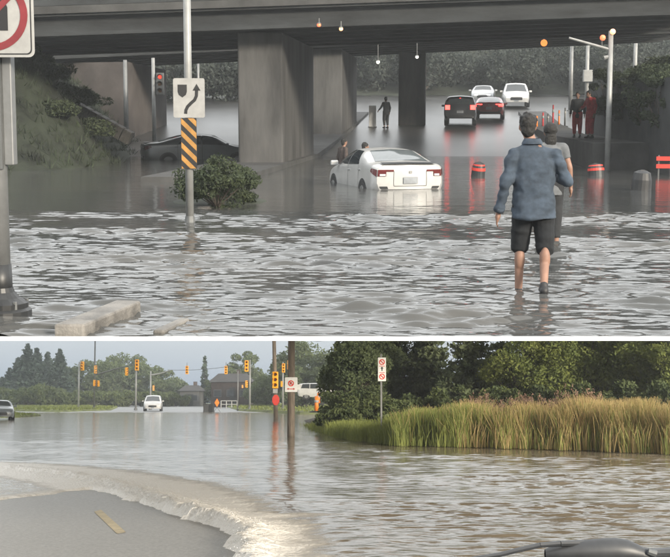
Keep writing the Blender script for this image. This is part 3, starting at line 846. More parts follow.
def capsule(k, a, b, ra, rb, n=12):
    k.cyl(a, b, ra, rb, n); k.ellipsoid(a, (ra,) * 3, n, 8); k.ellipsoid(b, (rb,) * 3, n, 8)
def eloft(k, secs, n=20):
    P = []
    for (c, rx, ry) in secs:
        P.append([Vector(c) + Vector((rx * math.cos(2 * math.pi * i / n), ry * math.sin(2 * math.pi * i / n), 0)) for i in range(n)])
    vs = [p for r in P for p in r]; fs = []
    for j in range(len(P) - 1):
        for i in range(n): fs.append((j * n + i, j * n + (i + 1) % n, (j + 1) * n + (i + 1) % n, (j + 1) * n + i))
    fs += [tuple(range(n - 1, -1, -1)), tuple(range((len(P) - 1) * n, len(P) * n))]
    k.add(vs, fs)
def hand(k, w, d, side, s=1.0):
    # palm and five fingers from the wrist w along d
    d = Vector(d).normalized(); fwd = Vector((0, 1, 0)); lat = d.cross(fwd).normalized(); fwd = lat.cross(d).normalized()
    fw = -fwd if fwd.y < 0 else fwd
    c = Vector(w)
    capsule(k, c, c + d * .05 * s, .026 * s, .030 * s); capsule(k, c + fw * .02 * s + d * .04 * s, c + d * .085 * s + fw * .022 * s, .02 * s, .018 * s)
    capsule(k, c - fw * .02 * s + d * .04 * s, c + d * .08 * s - fw * .022 * s, .02 * s, .018 * s)
    for i, ln in enumerate((.070, .080, .074, .058)):
        o = fw * (.032 - .021 * i) * s; b = c + d * .085 * s + o
        m_ = b + d * ln * .5 * s; e = m_ + (d * .8 - lat * side * .5).normalized() * ln * .5 * s
        capsule(k, b, m_, .010 * s, .0092 * s, 8); capsule(k, m_, e, .0092 * s, .008 * s, 8)
    b = c + d * .03 * s + fw * .03 * s; m_ = b + (d * .7 + fw * .7) * .04 * s
    capsule(k, b, m_, .012 * s, .011 * s, 8); capsule(k, m_, m_ + (d * .9 + fw * .3) * .03 * s, .011 * s, .009 * s, 8)

def person(label, loc, rz, J=None, top='denim', bottom='shorts', scale=1.0, up=True, voxel=0.013, long_hair=False, top_loose=0.0, hem=0.76, leg_hem=0.43, sleeve=1.0, group=None, shoes='shoe', jacket=False):
    """Figure facing +Y, origin on the ground between the feet."""
    j = dict(pelvis=(0, 0, .95), chest=(0, .02, 1.30), neck=(0, .03, 1.50), head=(0, .05, 1.645),
             ls=(-.185, .01, 1.43), le=(-.25, -.03, 1.15), lw=(-.27, .05, .90), rs=(.185, .01, 1.43), re=(.25, -.03, 1.15), rw=(.27, .05, .90),
             lh=(-.095, 0, .92), lk=(-.105, .04, .50), la=(-.11, 0, .09), rh=(.095, 0, .92), rk=(.105, .04, .50), ra=(.11, 0, .09))
    j.update(J or {}); j = {a: Vector(b) for a, b in j.items()}
    t = thing('person', label, 'person', loc, rz, group, up); t.scale = (scale,) * 3
    k = MB()
    capsule(k, j['lh'], j['lk'], .088, .058); capsule(k, j['lk'], j['la'], .056, .038)
    capsule(k, j['rh'], j['rk'], .088, .058); capsule(k, j['rk'], j['ra'], .056, .038)
    for s_ in 'lr':
        a, kn = j[s_ + 'a'], j[s_ + 'k']; c = kn + (a - kn) * .3 + Vector((0, -.022, 0)); k.ellipsoid(c, (.055, .06, .12))
        toe = a + Vector((0, .15, -.055)) ; capsule(k, a + Vector((0, -.03, -.05)), toe, .036, .030)
    capsule(k, j['lh'], j['rh'], .10, .10)
    ax = (j['neck'] - j['pelvis'])
    eloft(k, [(j['pelvis'] - Vector((0, 0, .06)), .15, .105), (j['pelvis'] + ax * .2, .135, .10), (j['chest'] - ax * .12, .15, .11), (j['chest'], .165, .115), (j['chest'] + ax * .22, .155, .10), (j['neck'] - ax * .02, .07, .065)])
    capsule(k, j['neck'] - ax * .05, j['head'] - Vector((0, 0, .06)), .058, .055)
    for s_ in 'lr':
        capsule(k, j[s_ + 's'], j[s_ + 'e'], .052, .042); capsule(k, j[s_ + 'e'], j[s_ + 'w'], .042, .029)
        capsule(k, j['chest'] + ax * .2, j[s_ + 's'], .06, .055)
        hand(k, j[s_ + 'w'], (j[s_ + 'w'] - j[s_ + 'e']).normalized() * .8 + Vector((0, 0.1, -.35)), 1 if s_ == 'r' else -1)
    h = j['head']
    k.ellipsoid(h, (.076, .094, .116), 18, 14); k.ellipsoid(h + Vector((0, .028, -.06)), (.052, .058, .055), 14, 10)
    k.ellipsoid(h + Vector((0, .098, -.022)), (.012, .016, .026)); k.ellipsoid(h + Vector((0, .082, .022)), (.058, .02, .012))
    k.ellipsoid(h + Vector((0, .088, -.068)), (.026, .008, .006))
    for s_ in (-1, 1): k.ellipsoid(h + Vector((s_ * .078, -.005, -.012)), (.012, .022, .034))
    remeshed(k, 'body', 'skin', t, min(voxel, 0.0095), 3)
    for s_ in (-1, 1):
        e = MB(); e.ellipsoid(h + Vector((s_ * .03, .083, .002)), (.012, .008, .008)); e.build('eye', 'sign_black', t, True)
    # hair
    k = MB(); k.ellipsoid(h + Vector((0, -.016, .030)), (.088, .097, .104), 18, 14); k.ellipsoid(h + Vector((0, -.048, -.03)), (.074, .056, .085))
    if long_hair:
        k.ellipsoid(h + Vector((0, -.065, -.10)), (.085, .055, .15)); k.ellipsoid(h + Vector((0, -.03, .03)), (.10, .105, .10))
    else:
        for i in range(26):
            a = random.uniform(0, 6.28); e_ = random.uniform(.2, 1.3)
            q = Vector((.084 * math.cos(a) * math.cos(e_), -.016 + .092 * math.sin(a) * math.cos(e_), .035 + .10 * math.sin(e_)))
            k.ellipsoid(h + q, (.02, .02, .016), 8, 6)
    remeshed(k, 'hair', 'hair', t, .011, 2, .006, 22)
    # top
    g = top_loose; k = MB(); px = j['pelvis']; low = Vector((px.x, px.y, hem))
    lean = (j['chest'] - px); lean.z = 0
    eloft(k, [(low - lean * .5, .19 + g, .13 + g * .8), (low + (px - low) * .55, .185 + g, .13 + g * .8), (px + ax * .18, .175 + g, .125 + g * .8), (j['chest'] - ax * .1, .18 + g, .13 + g * .6), (j['chest'], .19 + g * .7, .13 + g * .5), (j['chest'] + ax * .22, .18 + g * .3, .115), (j['neck'] - ax * .05, .10, .085), (j['neck'] + ax * .02, .068, .068)])
    for s_ in 'lr':
        s, e, w_ = j[s_ + 's'], j[s_ + 'e'], j[s_ + 'w']
        capsule(k, j['neck'] - ax * .10, s, .062, .066)
        if sleeve > .6:
            capsule(k, s, e, .068 + g * .15, .060 + g * .1); k.cyl(e, e + (w_ - e) * (sleeve * .94), .060 + g * .1, .047, 12); k.ellipsoid(e, (.060 + g * .1,) * 3)
        else:
            k.cyl(s, s + (e - s) * sleeve * 1.4, .074, .066, 12)
    remeshed(k, 'top', top, t, voxel, 10 if voxel < .012 else 5, .026 if voxel < .012 else .008, 4.6)
    if jacket:                                          # collar, hem band, cuffs and back seam of the jacket
        k = MB(); c_ = j['neck'] + Vector((0, -.005, .01)); n_ = 20
        P = [[c_ + Vector((r_ * math.cos(a), r_ * 1.05 * math.sin(a), z_)) for a in np.linspace(0, 2 * math.pi, n_)] for r_, z_ in ((.088, -.03), (.078, .03), (.090, .012), (.108, -.025))]
        k.grid(P); k.build('collar', top, t, True)
        for s_ in 'lr':
            e, w_ = j[s_ + 'e'], j[s_ + 'w']; k = MB(); k.cyl(e + (w_ - e) * .82, e + (w_ - e) * .97, .054, .052, 16); k.build('cuff', top, t, True)
    # bottoms
    k = MB(); capsule(k, j['lh'] + Vector((.015, 0, .02)), j['rh'] + Vector((-.015, 0, .02)), .128, .128)
    eloft(k, [(px + Vector((0, 0, -.08)), .165, .12), (px + Vector((0, 0, .08)), .16, .118)])
    for s_ in 'lr':
        hp, kn, an = j[s_ + 'h'], j[s_ + 'k'], j[s_ + 'a']
        if leg_hem >= kn.z: f = (hp.z - leg_hem) / (hp.z - kn.z); k.cyl(hp, hp + (kn - hp) * f, .118, .105, 14)
        else:
            f = (kn.z - leg_hem) / (kn.z - an.z); k.cyl(hp, kn, .116, .094, 14); k.ellipsoid(kn, (.094,) * 3); k.cyl(kn, kn + (an - kn) * f, .094, .088 if leg_hem > .25 else .062, 14)
    remeshed(k, 'shorts' if leg_hem > .3 else 'trousers', bottom, t, voxel, 3, .007 if voxel < .012 else .003, 8)
    for s_ in 'lr':
        a = j[s_ + 'a']; k = MB(); capsule(k, a + Vector((0, -.035, -.048)), a + Vector((0, .155, -.056)), .046, .038); capsule(k, a, a + Vector((0, 0, -.05)), .046, .045)
        remeshed(k, 'shoe', shoes, t, .012, 3)
    return t

pm = Ug(532, 290)
person('person walking away through shallow water in blue denim jacket and black shorts', (pm.x, pm.y, -0.12), R(-2),
       dict(pelvis=(.0, -.01, 1.0), chest=(-.005, .03, 1.38), neck=(-.02, .05, 1.60), head=(-.065, .075, 1.76),
            ls=(-.20, .02, 1.475), le=(-.29, -.05, 1.17), lw=(-.345, .03, .90), rs=(.20, .03, 1.475), re=(.335, .0, 1.22), rw=(.24, .25, 1.27),
            lh=(-.10, 0, .97), lk=(-.115, .14, .56), la=(-.125, .10, .10), rh=(.10, 0, .97), rk=(.12, .0, .55), ra=(.085, -.27, .20)),
       voxel=.0105, top_loose=.032, hem=.85, leg_hem=.51, jacket=True)
q = U(553, 200, 18)
person('person with long dark hair wading just ahead of the one in the denim jacket', (q.x - .05, 18, -0.10), R(4), dict(rw=(.30, .0, .88), re=(.27, -.04, 1.14)), top='cloth_grey', bottom='cloth_dark', long_hair=True, leg_hem=.16, scale=.985, sleeve=.4)
q = U(352, 165, 37)
person('person in dark clothes bending over the water beside the stranded sedan', (q.x - .02, 37.3, -0.53), R(-75),
       dict(pelvis=(0, -.15, .92), chest=(0, .14, 1.17), neck=(0, .32, 1.27), head=(0, .42, 1.37), ls=(-.18, .24, 1.22), rs=(.18, .24, 1.22), le=(-.2, .36, .98), lw=(-.17, .5, .85), re=(.2, .36, .98), rw=(.17, .5, .85), lh=(-.095, -.14, .90), rh=(.095, -.14, .90)),
       top='cloth_dark', bottom='cloth_dark', leg_hem=.16, hem=.86)
q = U(343, 165, 39)
person('person in brown top standing waist-deep behind the bending one', (q.x, 39.5, -0.60), R(-60), top='cloth_brown', bottom='cloth_dark', leg_hem=.16, scale=.93)
q = U(386, 130, 75)
person('person in black standing on the far roadway beside a white board', (q.x, 75, up_ground(75)), R(30), dict(le=(-.30, .06, 1.18), lw=(-.36, .22, 1.02)), top='cloth_dark', bottom='cloth_dark', leg_hem=.16)
k = MB(); q = U(372.5, 122, 75.6); k.box((0, 0, .62), (.42, .06, 1.24)); bb = thing('notice_board', 'white board standing beside the person in black on the far roadway', 'board', (q.x, 75.7, up_ground(75.7)), 0, None, True)
k.build('board', 'white_board', bb, bevel=.02); k = MB(); k.box((0, 0, .02), (.5, .4, .04)); k.build('foot', 'steel_dark', bb)
q = U(577, 138, 52)
person('person in black top and red trousers standing on the raised walk', (q.x, 52, .85), R(160), top='cloth_dark', bottom='cloth_red', leg_hem=.16, scale=1.02)
q = U(590, 138, 51)
person('person in red jacket and red trousers by the retaining wall', (q.x, 51, .85), R(120), dict(head=(.03, .08, 1.62), re=(.3, .06, 1.18), rw=(.25, .26, 1.1)), top='cloth_red', bottom='cloth_red', leg_hem=.16, scale=1.05)
finish_people()
# ================================================================== signs and poles on the upper road
def plate(k, w_, h, th, c=(0, 0, 0), r=0.03, n=5):      # rounded plate facing -Y
    pts = []
    for sx, sz, a0 in ((1, 1, 0), (-1, 1, 90), (-1, -1, 180), (1, -1, 270)):
        for i in range(n + 1):
            a = R(a0 + 90 * i / n); pts.append((c[0] + sx * (w_ / 2 - r) + r * math.cos(a), c[1], c[2] + sz * (h / 2 - r) + r * math.sin(a)))
    k.prism(pts, (0, 1, 0), th); return k
def ring(k, c, ro, ri, th, n=40):
    vs = []; fs = []
    for i in range(n):
        a = 2 * math.pi * i / n
        for r, y in ((ro, 0), (ri, 0), (ro, th), (ri, th)): vs.append((c[0] + r * math.cos(a), c[1] + y, c[2] + r * math.sin(a)))
    for i in range(n):
        a, b = 4 * i, 4 * ((i + 1) % n); fs += [(a, b, b + 1, a + 1), (a, a + 2, b + 2, b), (a + 1, b + 1, b + 3, a + 3), (a + 2, a + 3, b + 3, b + 2)]
    k.add(vs, fs); return k
def ribbon(k, pts, w_, y, th):                          # strip along pts in the x-z plane
    n = len(pts); A, B = [], []
    for i in range(n):
        a, b = Vector(pts[max(0, i - 1)]), Vector(pts[min(n - 1, i + 1)]); d = (b - a).normalized(); nn = Vector((-d.y, d.x)) * w_ / 2; p = Vector(pts[i])
        A.append((p.x + nn.x, y, p.y + nn.y)); B.append((p.x - nn.x, y, p.y - nn.y))
    k.prism(A + B[::-1], (0, 1, 0), th); return k
def tri(k, pts, y, th): k.prism([(a, y, b) for a, b in pts], (0, 1, 0), th); return k

# turn-ban sign on a steel pole with black base
g = Ug(1, 314); d_ = g.y; pxm = F / d_
t = thing('sign_pole', 'grey steel pole with black base and steel channel behind the turn-ban sign', 'pole', (g.x, d_, 0), 0, None, True)
k = MB(); k.cyl((0, 0, -.1), (0, 0, 4.2), .098, .088, 20); k.build('pole', 'steel', t, True)
def zz(y): return U(0, y, d_).z
k = MB(); k.box((.125, .02, (zz(165) + 3.6) / 2), (.085, .14, 3.6 - zz(165))); k.build('channel', 'steel', t, bevel=.01)
k = MB(); k.box((.055, .0, (zz(167) + 3.6) / 2), (.05, .19, 3.6 - zz(167) + .03)); k.build('channel_back', 'steel_dark', t)
k = MB(); k.cyl((0, 0, zz(298)), (0, 0, zz(264)), .112, .104, 20); k.build('base_sleeve', 'black_iron', t, True)
k = MB(); k.lathe([(.27, -.1), (.27, .04), (.24, .06), (.245, .105), (.17, .15), (.125, .20), (.112, .24)], 20); k.build('base', 'black_iron', t, False)
for i in range(6):
    k = MB(); a = i * 1.047 + .3; k.cyl((.225 * math.cos(a), .225 * math.sin(a), .06), (.225 * math.cos(a), .225 * math.sin(a), .13), .02, .02, 6); k.build('bolt', 'steel_dark', t)
sc_ = U(-8, 15, d_ - .16); SW = 82 / F * (d_ - .16)
t = thing('turn_ban_sign', 'white square sign with red ring and slash over a black arrow', 'sign', sc_, 0, None, True)
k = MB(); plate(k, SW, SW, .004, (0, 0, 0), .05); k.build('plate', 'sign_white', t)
k = MB(); hw = SW / 2
def frame_line(k, off, wid, y):
    h_ = hw - off; r_ = .04; pts = []
    for sx, sz, a0 in ((1, 1, 0), (-1, 1, 90), (-1, -1, 180), (1, -1, 270)):
        for i in range(6):
            a = R(a0 + 18 * i); pts.append((sx * (h_ - r_) + r_ * math.cos(a), sz * (h_ - r_) + r_ * math.sin(a)))
    o_ = [(p[0] * (h_ - wid) / h_, p[1] * (h_ - wid) / h_) for p in pts]; n = len(pts)
    k.add([(p[0], y, p[1]) for p in pts] + [(p[0], y, p[1]) for p in o_], [(i, (i + 1) % n, n + (i + 1) % n, n + i) for i in range(n)])
frame_line(k, .022, .010, -.003); k.build('border', 'sign_black', t)
RO = 34.5 / F * d_
k = MB(); ring(k, (0, -.007, 0), RO, RO * .80, .005); k.build('ring', 'sign_red', t)
k = MB(); a_ = RO * .84; ribbon(k, [(-a_ * .7, -a_ * .7), (a_ * .7, a_ * .7)], RO * .17, -.0065, .004); k.build('slash', 'sign_red', t)
k = MB(); ribbon(k, [(.095, -.13), (.095, .06), (.08, .10), (.04, .115), (-.05, .115)], .075, -.0045, .003)
tri(k, [(-.05, .20), (-.05, .03), (-.17, .115)], -.0045, .003); k.build('arrow', 'sign_black', t)
for sx in (-.06, .09):
    k = MB(); k.box((sx, .03, -.1), (.03, .055, .5)); k.build('bracket', 'steel_dark', t)

# keep-right sign and hazard marker on the tall pole
g = Ug(190, 222); d_ = g.y
t = thing('street_pole', 'slim pale steel pole rising from the flood with the keep-right sign', 'pole', (g.x, d_, 0), 0, None, True)
k = MB(); k.cyl((0, 0, -.15), (0, 0, 5.2), .066, .058, 16); k.build('pole', 'pole_white', t, True)
k = MB(); k.cyl((0, 0, -.1), (0, 0, .10), .10, .075, 16); k.build('base', 'steel_dark', t)
for z_ in (zz2 for zz2 in (U(0, 85, d_).z, U(0, 111, d_).z, U(0, 125, d_).z, U(0, 160, d_).z)):
    k = MB(); k.cyl((0, 0, z_ - .02), (0, 0, z_ + .02), .076, .076, 14); k.build('clamp', 'steel_dark', t)
sc_ = U(189, 98, d_ - .09); pm_ = d_ / F
t = thing('keep_right_sign', 'white keep-right sign with black shield and curving arrow', 'sign', sc_, R(1.5), None, True)
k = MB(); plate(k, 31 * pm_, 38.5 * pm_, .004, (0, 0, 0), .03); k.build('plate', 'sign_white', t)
k = MB(); tri(k, [(x * pm_, z * pm_) for x, z in ((-11, 13), (-2, 13), (-2, 6), (-3, 3), (-6.5, 0.5), (-10, 3), (-11, 6))], -.004, .003); k.build('island_symbol', 'sign_black', t)
k = MB(); ribbon(k, [(x * pm_, z * pm_) for x, z in ((-3.5, -15.5), (-3.2, -12), (-1.5, -8.5), (2, -5), (5.5, -2), (7.3, 2), (7.6, 8))], 3.1 * pm_, -.004, .003)
tri(k, [(x * pm_, z * pm_) for x, z in ((3.6, 7.2), (11.4, 7.2), (7.6, 13.8))], -.004, .003); k.build('arrow', 'sign_black', t)
sc_ = U(189, 143.5, d_ - .09)
t = thing('hazard_marker', 'tall narrow board with yellow and black diagonal stripes under the keep-right sign', 'sign', sc_, R(1.5), None, True)
wv, hv = 15.5 * pm_, 50 * pm_
k = MB(); plate(k, wv, hv, .004, (0, 0, 0), .012); k.build('plate', 'sign_black', t)
# yellow stripes falling to the right, clipped to the board
def clip_stripe(z0, hgt):
    x0, x1 = -wv / 2 + .004, wv / 2 - .004; lo, hi = -hv / 2 + .004, hv / 2 - .004; sl = -1.0
    poly = [(x0, z0), (x1, z0 + sl * (x1 - x0)), (x1, z0 + hgt + sl * (x1 - x0)), (x0, z0 + hgt)]
    for lim, sgn in ((lo, 1), (hi, -1)):
        out = []
        for i in range(len(poly)):
            a, b = poly[i], poly[(i + 1) % len(poly)]; ia, ib = sgn * (a[1] - lim) >= 0, sgn * (b[1] - lim) >= 0
            if ia: out.append(a)
            if ia != ib: f = (lim - a[1]) / (b[1] - a[1]); out.append((a[0] + f * (b[0] - a[0]), lim))
        poly = out
        if len(poly) < 3: return None
    return poly
z_ = -hv / 2 - .05
while z_ < hv / 2 + wv:
    pl = clip_stripe(z_, .095)
    if pl and len(pl) >= 3:
        k = MB(); tri(k, pl, -.003, .002); k.build('stripe', 'sign_yellow', t)
    z_ += .195

# lamps, signals and poles around the underpass
def small_lamp(label, x, y, d, m, drop, size=.09, group=None):
    p_ = U(x, y, d); t = thing('lamp', label, 'lamp', p_, 0, group, True)
    k = MB(); k.ellipsoid((0, 0, 0), (size, size * .8, size)); k.build('bulb', m, t, True)
    k = MB(); k.cyl((0, .05, size * .8), (0, .05, drop), .02, .02, 8); k.build('hanger', 'steel_dark', t)
    k = MB(); k.lathe([(size * 1.1, size * .55), (size * .9, size * 1.0), (.03, size * 1.3)], 12); k.build('hood', 'steel_dark', t)
small_lamp('small glowing red lamp on the front edge of the overpass above the pier', 319, 25, 42.6, 'lamp_redlit', .22, .065)
small_lamp('small warm glowing lamp beside the red one on the overpass edge', 341, 29, 42.6, 'lamp_warm', .25, .065)
small_lamp('white lamp hanging from the far overpass over the road', 378, 62, 66.1, 'lamp_white', 1.1, .09)
small_lamp('yellowish white lamp hanging above the slim far pier', 417, 57, 66.1, 'lamp_white', .95, .08)
p_ = U(544, 43, 66.0); t = thing('hanging_sign', 'round orange warning sign hanging under the far overpass', 'sign', p_, 0, None, True)
k = MB(); k.cyl((0, 0, 0), (0, .03, 0), .17, .17, 24); k.build('disc', 'sign_orange', t)
k = MB(); k.cyl((0, .05, .1), (0, .05, .75), .02, .02, 8); k.build('hanger', 'steel_dark', t)

def signal_head(t, c, s=1.0, mh='signal_yellow', lit=None, rz=0.0, n=3, dark='lens_dark', parts=True):
    M = Matrix.Rotation(rz, 3, 'Z'); c = Vector(c)
    H = (.36 * n + .06) * s
    k = MB(); k.box(c, (.40 * s, .26 * s, H), M); hd = k.build('signal_head', mh, t, bevel=.03 * s)
    for i in range(n):
        z_ = ((n - 1) / 2 - i) * .36 * s
        o = M @ Vector((0, -.135 * s, z_)); q = M @ Vector((0, -.15 * s, z_))
        k = MB(); k.cyl(c + o, c + q, .095 * s, .095 * s, 14); k.build('lens', lit if (lit and i == 0) else dark, hd)
        if parts:
            k = MB(); vs = []
            for j in range(9):
                a = math.pi * j / 8
                for yy in (-.13, -.30): vs.append(c + M @ Vector((.15 * s * math.cos(a), yy * s, z_ + .15 * s * math.sin(a))))
            k.add(vs, [(2 * j, 2 * j + 1, 2 * j + 3, 2 * j + 2) for j in range(8)]); k.build('visor', mh, hd)
    return hd
def up_pole(label, x, ytop, d, r=.08, m='pole_white', zb=None, name='street_pole'):
    a = U(x, ytop, d); zb = up_ground(d) - .05 if zb is None else zb
    t = thing(name, label, 'pole', (a.x, d, zb), 0, None, True)
    k = MB(); k.cyl((0, 0, 0), (0, 0, a.z - zb), r, r * .8, 10); k.build('pole', m, t, True)
    k = MB(); k.cyl((0, 0, 0), (0, 0, .12), r * 1.8, r * 1.6, 10); k.build('base', 'steel_dark', t)
    return t, a.z - zb
t, h_ = up_pole('pale signal post with a lit red lamp under the left span', 153, 58, 62, .10, name='signal_post')
zz3 = U(160, 77, 62).z - t.location.z
signal_head(t, (.33, -.05, zz3 - .33), .9, 'steel_dark', 'lens_red')
k = MB(); k.cyl((0, 0, zz3 - .2), (.2, 0, zz3 - .2), .03, .03, 8); k.build('bracket', 'steel_dark', t)
up_pole('grey post beside the abutment wall', 125, 60, 64, .12, 'steel')
up_pole('thin grey post far behind the keep-right sign', 198, 56, 95, .10, 'steel')
t, h_ = up_pole('pale street light mast with two glowing lamps near the retaining wall', 611, 31, 41.5, .10, zb=-.56, name='lamp_mast')
def mloc(x, y): return U(x, y, 41.5) - t.location
k = MB(); k.tube([mloc(611, 50), mloc(590, 44), mloc(569, 38)], [.05, .045, .035], 8); k.build('arm', 'pole_white', t)
k = MB(); k.cyl(mloc(611, 56), mloc(604, 58), .05, .07, 8); k.build('camera_box', 'pole_white', t)
for x, y, m in ((602, 38, 'lamp_redlit'), (612, 32, 'lamp_warm')):
    k = MB(); k.ellipsoid(mloc(x, y) + Vector((0, -.12, 0)), (.09, .07, .09)); lb = k.build('bulb', m, t, True)
    k = MB(); k.cyl(mloc(x, y) + Vector((0, -.1, 0)), mloc(x, y) + Vector((0, .08, -.02)), .06, .06, 8); k.cyl(mloc(x, y) + Vector((0, .02, 0)), mloc(x, 47.5 if x < 605 else 40), .02, .02, 6); k.build('socket', 'steel_dark', lb)
up_pole('tall grey post behind the people in red', 572, 38, 92, .16, 'steel')
t, h_ = up_pole('pale post with a control box beyond the raised walk', 588, 38, 90, .15)
k = MB(); k.box((0, -.2, U(0, 76, 90).z - t.location.z), (.62, .34, .8)); k.build('control_box', 'pole_white', t, bevel=.03)
up_pole('pale post standing behind the retaining wall', 636, 35, 86, .15, zb=3.2)

# flexible posts on the far lane
for i, (x, hgt, m) in enumerate(((537, .85, 'sign_orange'), (543, 1.0, 'cloth_red'), (548, .9, 'steel_dark'), (553, 1.35, 'cloth_red'), (559, 1.0, 'sign_orange'), (565, 1.1, 'steel_dark'))):
    d = 72 + i * .8; q = U(x, 118, d)
    lab = {'sign_orange': 'orange flexible lane post', 'cloth_red': 'dull red flexible lane post', 'steel_dark': 'dark grey flexible lane post'}[m] + ' on the far roadway, the ' + ('shorter' if hgt < 1.0 or (m == 'cloth_red' and hgt < 1.2) else 'taller') + ' of its colour'
    t = thing('lane_post', lab, 'post', (q.x, d, up_ground(d)), 0, 'lane posts on the far roadway', True)
    k = MB(); k.cyl((0, 0, .05), (0, 0, hgt), .055, .045, 10); k.build('post', m, t, True)
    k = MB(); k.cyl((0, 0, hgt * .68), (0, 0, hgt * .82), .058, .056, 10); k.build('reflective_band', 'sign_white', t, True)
    k = MB(); k.lathe([(.2, 0), (.18, .04), (.07, .07)], 12); k.build('base', 'rubber', t)
# half-sunk drums
def drum(label, x, yb, r, h, band, tilt):
    g = Ug(x, yb); t = thing('traffic_drum', label, 'drum', (g.x, g.y, -.30), 0, 'drums half sunk under the overpass', True); t.rotation_euler = (R(tilt), R(tilt * .7), 0)
    k = MB(); k.lathe([(r * 1.08, 0), (r * 1.05, .2), (r, .3), (r * .96, .3 + h * .55), (r * .8, .3 + h * .9), (r * .4, .3 + h)], 18); k.build('body', 'trim_black', t, False)
    if band:
        k = MB(); k.lathe([(r * 1.02, .3 + h * .42), (r * 1.0, .3 + h * .62)], 18); k.build('band', 'sign_red_bright', t)
        k = MB(); k.lathe([(r * .88, .3 + h * .78), (r * .84, .3 + h * .88)], 18); k.build('band', 'sign_red_bright', t)
    k = MB(); k.cyl((-.05, 0, .3 + h * 1.0), (.05, 0, .3 + h * 1.0), .02, .02, 8); k.build('handle', 'trim_black', t)
drum('dark drum with red band floating between the white sedan and the person in denim', 477, 176, .20, .40, True, 6)
drum('dark drum with red bands sunk below the people in red', 597, 176, .24, .36, True, -5)
drum('plain dark drum sunk beside the retaining wall', 640, 190, .24, .46, False, 4)
g = Ug(664, 176)
t = thing('barricade', 'low barricade with two red boards standing in the water by the retaining wall', 'barricade', (g.x + .15, g.y, -.5), R(-8), None, True)
for z_ in (.78, 1.0):
    k = MB(); k.box((0, 0, z_), (.75, .03, .12)); k.build('board', 'sign_red_bright', t)
for sx in (-.3, .3):
    k = MB(); k.box((sx, .05, .55), (.04, .04, 1.1)); k.build('leg', 'steel_dark', t)
# ================================================================== trees and plants
ORD = ['first', 'second', 'third', 'fourth', 'fifth', 'sixth', 'seventh', 'eighth', 'ninth', 'tenth', 'eleventh', 'twelfth', 'thirteenth', 'fourteenth', 'fifteenth', 'sixteenth']
def leaf_quads(C, size, g, flat=0.0, jitter=.35):
    n = len(C)
    a = g.normal(size=(n, 3)); a[:, 2] *= (1 - flat); a /= np.linalg.norm(a, axis=1)[:, None] + 1e-9
    b = np.cross(a, g.normal(size=(n, 3))); b /= np.linalg.norm(b, axis=1)[:, None] + 1e-9
    s = (size * g.uniform(1 - jitter, 1 + jitter, n))[:, None]
    return np.stack([C - a * s * .9, C - b * s * .42, C + a * s * .9, C + b * s * .42], 1)
def conifer(name, label, loc, h, r, mt, seed, tiers=26, boughs=9, sprigs=8, size=.34, group=None, up=False, low=.08):
    g = np.random.default_rng(seed); t = thing(name, label, 'tree', loc, 0, group, up)
    k = MB(); k.tube([(0, 0, -.15), (.02, 0, h * .5), (0, 0, h * .98)], [h * .022, h * .014, .02], 8)
    C = []; lim = MB()
    for i in range(tiers):
        f = (i + g.uniform(-.3, .3)) / tiers; f = min(max(f, 0), .99); z = h * (low + (1 - low) * f)
        rr = r * (1 - f) ** .85 * g.uniform(.72, 1.12) + .06
        nb = max(4, int(boughs * (1 - f * .5)))
        for b in range(nb):
            a = 6.283 * (b + g.random()) / nb; L_ = rr * g.uniform(.65, 1.1)
            if g.random() < .12: L_ *= .55
            dx, dy = math.cos(a), math.sin(a)
            if i % 4 == 0 and b % 2 == 0: lim.cyl((0, 0, z), (dx * L_ * .8, dy * L_ * .8, z - .12 * L_), .02 + .012 * L_, .008, 4, False)
            m = max(3, int(sprigs * L_ / max(r * .6, .1)))
            for s in range(m):
                u = ((s + g.random()) / m) ** .8
                w_ = g.normal(0, .10 * L_ * (1.1 - u) + .05)
                C.append((dx * L_ * u - dy * w_, dy * L_ * u + dx * w_, z - .20 * L_ * u + .10 * L_ * u * u + g.normal(0, .04 * L_ + .03)))
    C += [(g.normal(0, .04), g.normal(0, .04), h * (.93 + .08 * g.random())) for _ in range(8)]
    k.build('trunk', 'bark', t); lim.build('limbs', 'bark', t)
    quads('crown', leaf_quads(np.array(C), size, g, .25), mt, t)
    return t
def deciduous(name, label, loc, h, r, mt, seed, clumps=20, per=130, size=.30, group=None, up=False, base=.22, cat='tree', squash=1.0):
    g = np.random.default_rng(seed); t = thing(name, label, cat, loc, 0, group, up)
    k = MB(); lim = MB(); zc = h * (base + (1 - base) * .52); rz_ = h * (1 - base) * .5
    tr = max(.03, h * .020)
    k.tube([(0, 0, -.15), (g.normal(0, .02 * h), g.normal(0, .02 * h), h * base), (0, 0, zc)], [tr * 1.4, tr, tr * .6], 8)
    C = []
    for c in range(clumps):
        while True:
            p = g.uniform(-1, 1, 3); q = np.linalg.norm(p)
            if .25 < q < 1: break
        p *= (.62 + .30 * g.random()) / max(q, .6)
        cc = np.array([p[0] * r, p[1] * r * squash, zc + p[2] * rz_]); cr_ = r * g.uniform(.22, .42)
        lim.tube([(0, 0, h * base * .9), tuple(np.array([0, 0, h * base]) * .5 + cc * .5), tuple(cc)], [tr * .5, tr * .3, tr * .12], 5)
        n = int(per * g.uniform(.6, 1.3)); v = g.normal(size=(n, 3)); v /= np.linalg.norm(v, axis=1)[:, None]
        rad = cr_ * g.uniform(.45, 1.08, n) ** .7
        P = cc + v * rad[:, None] * np.array([1, 1, .72]); C.append(P)
    C = np.concatenate(C); C[:, 2] *= h / np.percentile(C[:, 2], 99.6); C[:, :2] *= r / np.percentile(np.abs(C[:, 0]), 99); C[:, 2] = np.maximum(C[:, 2], .05)
    k.build('trunk', 'bark', t); lim.build('limbs', 'bark', t)
    quads('crown', leaf_quads(C, size, g, .15), mt, t)
    return t

